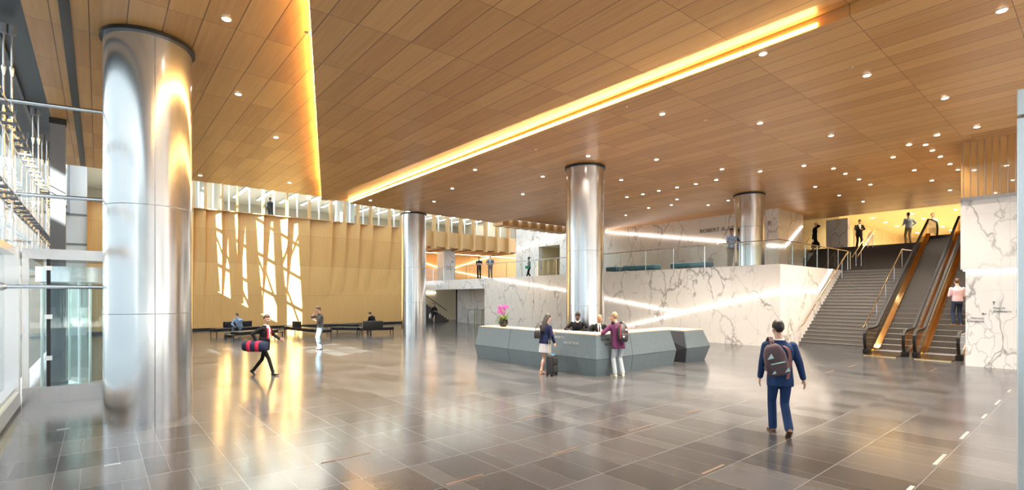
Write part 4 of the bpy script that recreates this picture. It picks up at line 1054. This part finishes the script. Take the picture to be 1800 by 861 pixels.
        if heel: capsule(sb, b0 - d * .045, b0 - d * .05 - u * .02, .014, .010)
        sb.box(-.038, .038, -.07, .16, -.0, .012, M.Translation(b0 - u * .028) @ M((side_, d, u)).transposed().to_4x4())
        piece('shoe', sb, shoe or m_black, vox * .8, 2)
    # ---------------- hair
    HM = M((hs, hf, hu)).transposed().to_4x4()
    if hairstyle != 'bald':
        hb = MB(); hb.ell(hc + hu * .038 - hf * .016, (.085, .102, .112), HM, 18, 14)
        g = hb.b
        # cut the face free: remove what lies in front of and below the hairline
        cut = []
        for vtx in g.verts:
            q_ = vtx.co - hc; f_, z_ = q_.dot(hf), q_.dot(hu)
            if z_ < .055 + .0 and f_ > .035 or z_ < -.066 or (z_ < .0 and f_ > -.03): cut.append(vtx)
        bmesh.ops.delete(g, geom=cut, context='VERTS')
        r_ = bmesh.ops.extrude_face_region(g, geom=list(g.faces)); 
        for e in r_['geom']:
            if isinstance(e, bmesh.types.BMVert): e.co = (hc + hu * .03 - hf * .01) + (e.co - (hc + hu * .03 - hf * .01)) * .9
        if hairstyle == 'long':
            rings_loft(hb, [(hc + hu * .06 - hf * .05, hs, hf, .075, .05), (hc - hf * .072, hs, hf, .085, .042), (hc - hu * .12 - hf * .085, hs, hf, .088, .04), (nk - up * .06 - fw * .098, sd, fw, .085, .035), (nk - up * .2 - fw * .125, sd, fw, .07, .028), (nk - up * .27 - fw * .125, sd, fw, .04, .018)])
        if hairstyle == 'bun': hb.ell(hc + hu * .03 - hf * .115, (.04, .04, .04), HM, 10, 8)
        hb.build('hair', hair, root, 2)
    if glasses:
        gb_ = MB()
        for x in (-1, 1):
            gb_.tube([hc + hs * (x * .034 + .022 * math.cos(a)) + hf * .096 + hu * (.004 + .017 * math.sin(a)) for a in [k * 2*PI/10 for k in range(11)]], .0022, 5)
            gb_.tube([hc + hs * x * .056 + hf * .094 + hu * .01, hc + hs * x * .078 + hu * .008], .002, 5)
        gb_.build('glasses', m_black, root)
    if extra: extra(root, dict(P=P, up=up, sd=sd, fw=fw, wl=wl_, wr=wr_, el=el_, er=er_, hc=hc, sh=sh, nk=nk, feet=feet, hu=hu, hf=hf, hs=hs))
    return root
M_EYE = plain('eye white', (.7, .68, .65), .3); M_PUP = plain('dark brow and iris', (.03, .02, .015), .4); M_LIP = plain('lips', (.36, .13, .11), .5)
c_navy = cloth('navy blue suit wool', (.017, .042, .118)); c_navyk = cloth('dark navy knit', (.012, .018, .06)); c_black = cloth('black wool', (.012, .012, .014)); c_white = cloth('white shirt cotton', (.75, .76, .78), .03)
c_blue = cloth('light blue shirt cotton', (.36, .48, .68)); c_jean = cloth('dark blue denim', (.03, .045, .09), .25); c_jeanl = cloth('washed pale denim', (.38, .43, .47), .15); c_khaki = cloth('khaki cotton', (.28, .22, .14))
c_pink = cloth('pale pink shirt cotton', (.62, .44, .52)); c_purple = cloth('plum jacket cloth', (.13, .035, .10)); c_grey = cloth('light grey skirt cloth', (.42, .42, .46)); c_dgrey = cloth('dark grey shirt cotton', (.07, .07, .075)); c_mgrey = cloth('grey suit wool', (.16, .17, .18))
c_red = cloth('crimson lining', (.55, .03, .07)); c_steelb = cloth('steel blue denim', (.11, .16, .21), .2); m_tan = plain('tan leather', (.30, .13, .05), .5); m_brown = plain('brown leather', (.08, .035, .02), .45); m_sneak = plain('cream sneaker', (.6, .58, .45), .7)
def flo(u, v): return on_z(u, v, 0)
def strap(pts, wd, mat, root, name='strap', th=.006, side=(1, 0, 0)):
    for _ in range(2):      # rounds the corners of the strap
        q_ = [pts[0]]
        for a_, b_ in zip(pts, pts[1:]): a_, b_ = V(a_), V(b_); q_ += [a_ * .75 + b_ * .25, a_ * .25 + b_ * .75]
        pts = q_ + [pts[-1]]
    return MB().sweep(pts, wd / 2, th, side).build(name, mat, root, True)
# ------------------------------------------------ 1: man in the navy suit, walking away
m_pack = cloth('mauve brown canvas', (.115, .08, .095), .2); m_teal2 = plain('pale teal patch', (.42, .62, .60), .6)
p = flo(1371, 763)
f_dir = yaw_cam(.22, 1)
suit = person('man in a navy blue suit walking away across the stone floor, backpack on one shoulder', (p.x, p.y, 0), f_dir, 1.80, top=c_navy, top_kind='jacket', legs=c_navy, shoe=m_brown, inner=c_white,
    pel=(0, 0, .925), lean=4, head=(12, 4), hl=(-.26, .12, .86), hr=(.33, -.05, .84), el=(-.5, -.8, 0), er=(.5, -.8, 0), fl=(-.06, .16, .0, 0), fr=(.07, -.24, .07, -42), kl=(0, 1, 0), kr=(0, 1, 0), toe=(-4, 4), vox=.011, curl=.45)
bpk = thing('backpack', 'mauve brown backpack with pale patches on the back of the man in the navy suit', 'backpack', suit.location, f_dir)
bpk.scale = suit.scale
BM = M.Translation((-.13, -.21, 1.20)) @ M.Rotation(R(-14), 4, 'Y') @ M.Rotation(R(4), 4, 'X')
def bp(mb): bmesh.ops.transform(mb.b, matrix=BM, verts=mb.b.verts); return mb
mb = MB(); rings_loft(mb, [(V((0, -.02, z)), V((1, 0, 0)), V((0, 1, 0)), a, b_) for z, a, b_ in ((-.25, .10, .05), (-.235, .145, .08), (-.1, .165, .095), (.08, .155, .09), (.19, .115, .07), (.235, .07, .04))], 20, 3); bp(mb).build('bag_body', m_pack, bpk, 2)
mb = MB(); rings_loft(mb, [(V((0, -.105, z)), V((1, 0, 0)), V((0, 1, 0)), a, b_) for z, a, b_ in ((-.22, .09, .02), (-.2, .125, .03), (-.06, .13, .03), (-.02, .1, .018))], 18, 3); bp(mb).build('front_pocket', m_pack, bpk, 2)
bp(MB().box(-.10, .10, -.138, -.128, -.045, -.03)).build('zip', m_teal2, bpk)
for x, z, r_ in ((-.085, .07, .045), (.10, -.17, .04), (-.09, -.17, .03)): bp(MB().prism([(x - r_, -.118 if z < 0 else -.112, z - r_ * .6), (x + r_, -.118 if z < 0 else -.112, z - r_ * .5), (x + r_ * .6, -.10 if z > 0 else -.118, z + r_)], (0, -.018, 0))).build('patch', m_teal2, bpk)
bp(MB().tube([(-.03, 0, .22), (-.02, 0, .28), (.02, 0, .28), (.03, 0, .22)], .012, 6)).build('top_loop', m_pack, bpk, True)
strap([(-.15, -.15, 1.40), (-.145, -.10, 1.47), (-.145, -.0, 1.535), (-.15, .1, 1.46), (-.17, .165, 1.30), (-.18, .13, 1.1), (-.2, .0, 1.02), (-.2, -.1, 1.0)], .06, m_pack, bpk, 'shoulder_strap', .008)
strap([(.0, -.16, 1.4), (.07, -.185, 1.36), (.09, -.2, 1.2), (.07, -.2, 1.02), (.05, -.2, .9)], .045, plain('rust red strap', (.24, .10, .09), .7), bpk, 'loose_strap', .006, (1, .2, 0))
# ------------------------------------------------ 2: woman striding with duffel bag
p = flo(464, 659)
m_duf = cloth('navy duffel canvas', (.022, .03, .07)); wy = yaw_cam(1, -.12)
wk = person('woman in black with an open red lined jacket striding to the right in heeled boots', (p.x, p.y, 0), wy, 1.72, True, hair=H_BR, hairstyle='bun', top=c_black, top_kind='jacket', legs=c_black, inner=c_white, shoe=m_black, heel=True,
    pel=(0, 0, .89), lean=6, head=(-18, 6), hl=(-.30, .30, 1.02), hr=(.26, -.05, .98), el=(-.6, -.5, -.3), er=(.5, -.9, -.2), hand_dir=((-.2, 1, -.25), None), fl=(-.05, -.42, .06, -38), fr=(.05, .32, .0, 6), vox=.012)
for x in (-1, 1): MB().loft([[V((x * a, b_, z)), V((x * (a + .035), b_ - .015, z)), V((x * (a + .035), b_ - .03, z)), V((x * a, b_ - .02, z))] for a, b_, z in ((.05, .175, 1.36), (.065, .20, 1.2), (.075, .185, 1.06))]).build('jacket_lining', c_red, wk)
df = thing('duffel_bag', 'navy duffel bag with two red bands carried by the striding woman', 'bag', wk.location, wy)
DM = M.Translation((.30, -.06, .84)) @ M.Rotation(R(90), 4, 'X')
mb = MB(); rings_loft(mb, [(V((0, 0, z)), V((1, 0, 0)), V((0, 1, 0)), a, b_) for z, a, b_ in ((-.34, .07, .08), (-.325, .12, .13), (-.2, .14, .15), (.2, .14, .15), (.325, .12, .13), (.34, .07, .08))], 18, 2.4); bmesh.ops.transform(mb.b, matrix=DM, verts=mb.b.verts); mb.build('bag_body', m_duf, df, 2)
for z in (-.12, .13):
    mb = MB(); rings_loft(mb, [(V((0, 0, z + q_)), V((1, 0, 0)), V((0, 1, 0)), .144, .154) for q_ in (-.055, .055)], 18, 2.4); bmesh.ops.transform(mb.b, matrix=DM, verts=mb.b.verts); mb.build('red_band', c_red, df, 2)
    MB().sweep([(.30, -.06 - z - .06, .97), (.285, -.06, 1.0 + .02), (.30, -.06 - z + .06, .97)], .014, .005, (1, 0, 0)).build('carry_handle', m_duf, df)
# ------------------------------------------------ 3: standing man with folded arms, hand at his face
p = flo(563, 614)
def phone(side, off=(0, 0, 0)):
    def f(root, k):
        w_, e = (k['wl'], k['el']) if side == 'l' else (k['wr'], k['er']); d = (w_ - e).normalized(); c = w_ + d * .08 + k['sd'] * (.03 if side == 'l' else -.03) + V(off)
        MB().box(-.035, .035, -.005, .005, -.07, .07, M.Translation(c)).build('held_phone', m_black, root)
    return f
person('man in dark grey polo and jeans standing in the sun patch, hand at chin', (p.x, p.y, 0), yaw_cam(-.75, -.65), 1.78, skin=SK_L, hair=H_BR, top=c_dgrey, legs=c_steelb, shoe=m_black,
    pel=(0, 0, .93), lean=2, head=(6, 14), hl=(.06, .24, 1.24), hr=(.05, .19, 1.56), el=(-.8, -.2, -.5), er=(.5, .3, -1), fl=(-.13, .02, 0, 0), fr=(.11, 0, 0, 0), sleeves=False, hand_dir=((1, .2, .1), (-.3, -.3, 1)), vox=.013)
# ------------------------------------------------ 4: seated man in blue shirt
def seat_pos(u, v): return flo(u, v)
p = flo(415, 592)
person('man in a light blue shirt sitting bent forward on the black bench, chin in hand', (p.x, p.y, 0), yaw_cam(.12, -1), 1.76, hair=H_BR, top=c_blue, legs=c_steelb, shoe=m_black,
    pel=(0, -.46, .53), lean=28, head=(0, 8), hl=(-.03, .02, 1.10), hr=(.10, .03, .62), el=(-.6, .6, -.6), er=(.7, -.3, -.3), hand_dir=((.1, -.2, 1), (-.4, .5, -.4)), fl=(-.2, .0, 0, 0), fr=(.2, -.02, 0, 0), kl=(-.2, 1, .8), kr=(.2, 1, .8), vox=.014)
bg_ = thing('hand_bag', 'small black bag on the floor at the feet of the man in blue', 'bag', (flo(410, 592) + V((-.28, -.1, 0))))
mb = MB(); rings_loft(mb, [(V((0, 0, z)), V((1, 0, 0)), V((0, 1, 0)), a, b_) for z, a, b_ in ((0, .17, .09), (.03, .19, .1), (.2, .17, .07), (.25, .12, .03))], 16, 4); mb.build('bag_body', m_sofa, bg_, 2); MB().tube([(-.08, 0, .24), (-.06, 0, .36), (.06, 0, .36), (.08, 0, .24)], .01, 6).build('carry_handle', m_black, bg_, True)
# ------------------------------------------------ 5: person in black behind the right bench
p = flo(652, 584)
person('person in black sitting low behind the backrest of the right bench', (p.x, p.y, 0), yaw_cam(-.8, .5), 1.70, hair=H_DK, top=c_black, top_kind='jacket', legs=c_black,
    pel=(0, -.30, .58), lean=30, head=(0, 15), hl=(-.1, .2, .75), hr=(.1, .2, .75), fl=(-.12, .16, 0, 0), fr=(.12, .16, 0, 0), kl=(0, 1, .8), kr=(0, 1, .8), vox=.016)
# ------------------------------------------------ 6: woman at reception
p = flo(958, 657)
wy = yaw_cam(.75, .75)
wr = person('woman with long dark hair in navy cardigan and grey skirt standing at the reception desk', (p.x, p.y, 0), wy, 1.70, True, hair=H_DK, hairstyle='long', top=c_navyk, top_kind='jacket', legs=c_grey, leg_kind='skirt', shoe=plain('beige pump', (.42, .26, .19), .4),
    pel=(0, 0, .93), lean=5, head=(0, 18), hl=(-.08, .34, 1.20), hr=(.26, .12, .93), el=(-.7, -.5, -.3), er=(.6, -.8, -.2), hand_dir=((.3, 1, .0), (.1, .3, -.9)), fl=(-.08, -.08, 0.0, 0), fr=(.08, .06, .0, 0), vox=.011, skirt_len=.30)
hb_ = thing('shoulder_bag', 'black shoulder bag hanging at the back of the woman in the grey skirt', 'bag', wr.location, wy)
mb = MB(); rings_loft(mb, [(V((-.10, -.215, z)), V((.9, .4, 0)), V((-.4, .9, 0)), a, b_) for z, a, b_ in ((1.02, .08, .04), (1.04, .1, .05), (1.22, .095, .045), (1.26, .07, .02))], 16, 3.5); mb.build('bag_body', plain('dark leather', (.02, .018, .02), .35), hb_, 2)
strap([(-.17, -.235, 1.24), (-.185, -.14, 1.40), (-.18, -.05, 1.49), (-.17, .02, 1.5), (-.165, .10, 1.44), (-.16, .15, 1.33)], .025, m_black, hb_, 'shoulder_strap', .004)
# suitcase
p2 = flo(970, 660)
sc_ = thing('rolling_suitcase', 'black rolling suitcase with extended handle beside the woman at reception', 'suitcase', (p2.x, p2.y, 0), yaw_cam(.85, -.5))
rbox(-.17, .17, -.11, .11, .05, .58, .035).build('shell', plain('black nylon', (.016, .016, .018), .45), sc_, True)
for z0, z1 in ((.10, .3), (.33, .52)): rbox(-.14, .14, .105, .135, z0, z1, .02).build('front_pocket', plain('charcoal nylon', (.03, .03, .033), .4), sc_, True)
hnd = MB().tube([(-.06, -.06, .57), (-.06, -.06, 1.0), (.06, -.06, 1.0), (.06, -.06, .57)], .012, 8).build('pull_handle', plain('champagne metal', (.62, .52, .36), .3, .8), sc_, True); tag(hnd, 'champagne coloured metal handle')
MB().box(-.07, .07, -.085, -.035, .99, 1.025, bev=.008).build('grip', m_black, hnd)
MB().box(-.05, .06, -.03, .1, .583, .6).build('blue_tag', plain('bright blue tag', (.05, .25, .5), .5), sc_)
for x in (-.13, .13):
    for y in (-.08, .08): MB().lathe([(.006, -.014), (.03, -.014), (.03, .014), (.006, .014)], (0, 0, 0), 14).build('wheel', m_rubber, sc_).matrix_local = M.Translation((x, y, .03)) @ M.Rotation(PI / 2, 4, 'Y')
# ------------------------------------------------ 7: man in plum jacket with black backpack
p = flo(1086, 660)
wy = yaw_cam(-.35, .95)
mp_ = person('fair haired man in plum jacket and pale jeans leaning on the reception desk', (p.x, p.y, 0), wy, 1.76, hair=H_BL, top=c_purple, top_kind='jacket', legs=c_jeanl, shoe=m_sneak,
    pel=(0, -.02, .925), lean=12, head=(14, 6), hl=(-.26, .36, 1.22), hr=(-.02, .25, 1.50), el=(-.7, .1, -.6), er=(.8, .1, -.6), hand_dir=((-.2, 1, .1), (-.5, -.1, .9)), fl=(-.11, -.03, 0, 0), fr=(.12, -.06, 0, 0), vox=.011)
b2 = thing('backpack', 'black sporty backpack with red trim worn by the man in the plum jacket', 'backpack', mp_.location, wy)
BM = M.Translation((.03, -.145, 1.20)) @ M.Rotation(R(-12), 4, 'X') @ M.Rotation(R(8), 4, 'Y')
mb = MB(); rings_loft(mb, [(V((0, -.05, z)), V((1, 0, 0)), V((0, 1, 0)), a, b_) for z, a, b_ in ((-.25, .10, .06), (-.235, .14, .09), (-.1, .155, .11), (.08, .15, .1), (.2, .12, .075), (.25, .07, .04))], 20, 2.8); bp(mb).build('bag_body', m_sofa, b2, 2)
mb = MB(); rings_loft(mb, [(V((0, -.15, z)), V((1, 0, 0)), V((0, 1, 0)), a, b_) for z, a, b_ in ((-.22, .08, .02), (-.19, .115, .035), (-.07, .115, .035), (-.03, .09, .02))], 16, 3); bp(mb).build('front_pocket', m_black, b2, 2)
for x in (-.11, .11): bp(MB().tube([(x, -.125, -.2), (x * 1.12, -.135, 0), (x * .8, -.115, .2)], .008, 6)).build('red_trim', c_red, b2, True)
bp(MB().box(-.07, -.02, -.19, -.18, -.15, -.11)).build('white_badge', m_white, b2); bp(MB().box(.03, .08, -.16, -.15, .06, .1)).build('white_badge', m_white, b2)
for x in (-.12, .14): strap([(x, -.13, 1.42), (x, -.03, 1.51), (x, .07, 1.50), (x, .155, 1.38), (x * 1.1, .13, 1.2), (x * 1.3, .02, 1.06)], .05, m_black, b2, 'shoulder_strap', .008)
# ------------------------------------------------ 8, 9: the receptionists
person('receptionist in black sweater with white collar behind the desk, looking down', (11.75, 10.85, 0), yaw_cam(-.35, -.95), 1.74, skin=SK_D, hair=H_DK, top=c_black, top_kind='shirt', legs=c_black, inner=c_white,
    pel=(0, -.08, .92), lean=10, head=(18, 22), hl=(-.26, .26, 1.17), hr=(.24, .28, 1.17), el=(-.8, -.3, -.5), er=(.8, -.3, -.5), hand_dir=((.6, .8, -.1), (-.6, .8, -.1)), vox=.012, glasses=True)
person('bald receptionist in dark suit with white shirt and dark tie behind the desk corner', (12.05, 10.25, 0), yaw_cam(.1, -1), 1.70, skin=SK_M, hairstyle='bald', top=c_black, top_kind='jacket', legs=c_black, inner=c_white, tie=c_dgrey,
    pel=(0, -.05, .88), lean=8, head=(10, 12), hl=(-.22, .3, 1.15), hr=(.24, .28, 1.15), el=(-.8, -.3, -.5), er=(.8, -.3, -.5), hand_dir=((.5, .8, -.1), (-.5, .8, -.1)), vox=.012)
# ------------------------------------------------ 10: woman in black in the passage
p = flo(763, 569)
wb = person('woman in a black dress walking out of the passage below the upper level', (p.x, p.y, 0), yaw_cam(-.25, -1), 1.68, True, hair=H_BR, hairstyle='long', top=c_black, top_kind='dress', legs=c_black, leg_kind='skirt',
    pel=(0, 0, .92), hl=(-.2, .2, 1.1), hr=(.27, .02, .85), fl=(-.05, .14, 0, 0), fr=(.06, -.18, .03, -25), vox=.016)
wbag = thing('tote_bag', 'white tote bag hanging beside the woman in the black dress', 'bag', wb.location, wb.rotation_euler.z)
mb = MB(); rings_loft(mb, [(V((.34, -.02, z)), V((0, 1, 0)), V((1, 0, 0)), a, b_) for z, a, b_ in ((.42, .14, .06), (.45, .16, .08), (.75, .17, .05), (.8, .16, .02))], 14, 3.5); mb.build('bag_body', c_white, wbag, 2); MB().tube([(.34, -.08, .79), (.31, -.03, .92), (.31, .03, .92), (.34, .06, .79)], .008, 5).build('carry_handle', c_white, wbag)
# ------------------------------------------------ 11-13: people on the upper level
Z2 = 3.64
def up_(u, X): q_ = on_x(u, 480, X); return (q_.x, q_.y, Z2)
person('man in black polo with folded arms, at the railing above the passage', up_(842, 23.5), yaw_cam(.1, -1), 1.80, skin=SK_M, hair=H_DK, top=c_black, legs=c_black, hl=(.05, .2, 1.22), hr=(-.05, .22, 1.2), el=(-.9, .1, -.5), er=(.9, .1, -.5), hand_dir=((1, .1, .1), (-1, .1, .1)), sleeves=False, vox=.018)
person('man in grey suit standing at the railing above the passage', up_(862, 23.5), yaw_cam(-.2, -1), 1.80, hairstyle='bald', top=c_mgrey, top_kind='jacket', legs=c_mgrey, inner=c_blue, hl=(-.1, .2, 1.05), hr=(.1, .2, 1.05), el=(-.9, -.2, -.3), er=(.9, -.2, -.3), vox=.018)
def folder(root, k):
    w_ = k['wl']; MB().box(-.16, .16, -.012, .012, -.12, .12, M.Translation(w_ + V((-.03, .02, -.06))) @ M.Rotation(R(80), 4, 'Z')).build('green_folder', plain('green folder', (.02, .30, .2), .5), root)
gm_ = person('man in grey shirt with a green folder walking left on the upper level', up_(930, 26.5), yaw_cam(-1, -.2), 1.74, skin=SK_D, hair=H_DK, top=c_mgrey, legs=c_black, hl=(-.26, .2, 1.0), hr=(.24, -.1, .85), fl=(-.08, .22, 0, 5), fr=(.08, -.22, .04, -28), extra=folder, vox=.018)
# ------------------------------------------------ 14: man leaning at the railing next to the column
q_ = on_x(1284, 463, 23.45)
person('man with glasses, pale blue shirt and khakis leaning on the upper railing', (q_.x, q_.y, Z2), yaw_cam(-.35, -1), 1.84, skin=SK_M, hair=H_DK, top=c_blue, legs=c_khaki, glasses=True, lean=3, side=-4, head=(6, 4), hl=(.06, .27, 1.12), hr=(-.10, .2, 1.16), el=(-.9, .0, -.4), er=(.9, .1, -.5),
    hand_dir=((.9, .3, .1), (-.9, .3, .1)), fl=(-.02, .05, 0, 0), fr=(.1, -.02, 0, 0), vox=.014)
# ------------------------------------------------ 15-18: people on the upper stair and hall
q_ = on_x(1432, 431, 35.5)
bm_ = person('bald man in black coat phoning at the left end of the upper stair', (q_.x, q_.y, 3.64 + .166 * 9), yaw_cam(.8, -.5), 1.84, hairstyle='bald', top=c_black, top_kind='jacket', legs=c_black, lean=3, head=(0, 5), hr=(.11, .14, 1.60), hl=(-.3, .02, .85), er=(.8, .1, -.7), hand_dir=(None, (-.2, -.3, 1)), fl=(-.1, .12, 0, 0), fr=(.1, -.1, 0, 0), vox=.018, extra=phone('r'))
lb = thing('travel_bag', 'black travel bag hanging beside the bald man on the phone', 'bag', bm_.location, bm_.rotation_euler.z)
mb = MB(); rings_loft(mb, [(V((-.42, .05, z)), V((0, 1, 0)), V((1, 0, 0)), a, b_) for z, a, b_ in ((.25, .22, .1), (.3, .26, .12), (.6, .22, .1), (.7, .1, .06))], 14, 3); mb.build('bag_body', m_sofa, lb, 2); MB().tube([(-.42, .12, .66), (-.34, .08, .84), (-.34, -.02, .84), (-.42, -.02, .66)], .012, 5).build('carry_handle', m_black, lb)
q_ = on_x(1510, 432, 36.9)
person('man in black suit and white shirt at the top of the dark upper stair', (q_.x, q_.y, 5.3), yaw_cam(-.2, -1), 1.76, skin=SK_M, hair=H_DK, top=c_black, top_kind='jacket', legs=c_black, inner=c_white, head=(0, 22), hl=(-.04, .26, 1.12), hr=(.04, .26, 1.12), el=(-.9, -.3, -.2), er=(.9, -.3, -.2), hand_dir=((.4, .8, .2), (-.4, .8, .2)), fl=(-.08, .1, 0, 0), fr=(.08, -.12, 0, 0), vox=.018, extra=phone('r'))
q_ = on_x(1597, 428, 36.3)
person('man in light blue shirt and khakis walking away at the stair top', (q_.x, q_.y, 5.3), yaw_cam(.1, 1), 1.80, skin=SK_M, hair=H_DK, top=c_blue, legs=c_khaki, hl=(-.17, .24, 1.08), hr=(.27, .16, 1.04), el=(-.4, -.8, -.3), er=(.7, -.7, -.2), fl=(-.1, .06, 0, 0), fr=(.1, -.06, 0, 0), vox=.017)
q_ = on_x(1639, 412, 37.6)
person('man in light blue shirt behind the top end of the left escalator', (q_.x, q_.y, 5.3), yaw_cam(-.3, -1), 1.80, skin=SK_M, hair=H_BR, top=c_blue, legs=c_jean, hl=(-.2, .15, .95), hr=(.2, .15, .95), vox=.018)
# ------------------------------------------------ 19: man in pink on the right escalator
k_ = 5.3 / 9.18
es = next(o for o in C.objects if o.name.startswith('step') and abs(o.parent.location.y - 3.93) < .1 and abs(o.location.x - 3.2) < .2)
xs_, zs_ = 22.7 + es.location.x, es.location.z + .2
q_ = on_x(1683, 570, xs_ + .16)
person('man in pale pink shirt and dark jeans standing on the right escalator, seen from behind', (xs_ + .13, q_.y, zs_), yaw_cam(.35, 1), 1.80, hair=H_BR, top=c_pink, legs=c_jean, shoe=m_tan, hl=(-.17, .27, 1.10), hr=(.13, .28, 1.10), el=(-.35, -.8, -.4), er=(.35, -.8, -.4), head=(-8, 14), fl=(-.11, 0, 0, 0), fr=(.11, 0, 0, 0), vox=.013)
# ------------------------------------------------ 20: office worker behind the glass
q_ = on_y(475, 370, 39.3)
person('dark figure behind the office glass above the timber wall', (q_.x, 39.3, 7.7), yaw_cam(0, 1), 1.76, hair=H_DK, top=c_black, legs=c_black, vox=.02)
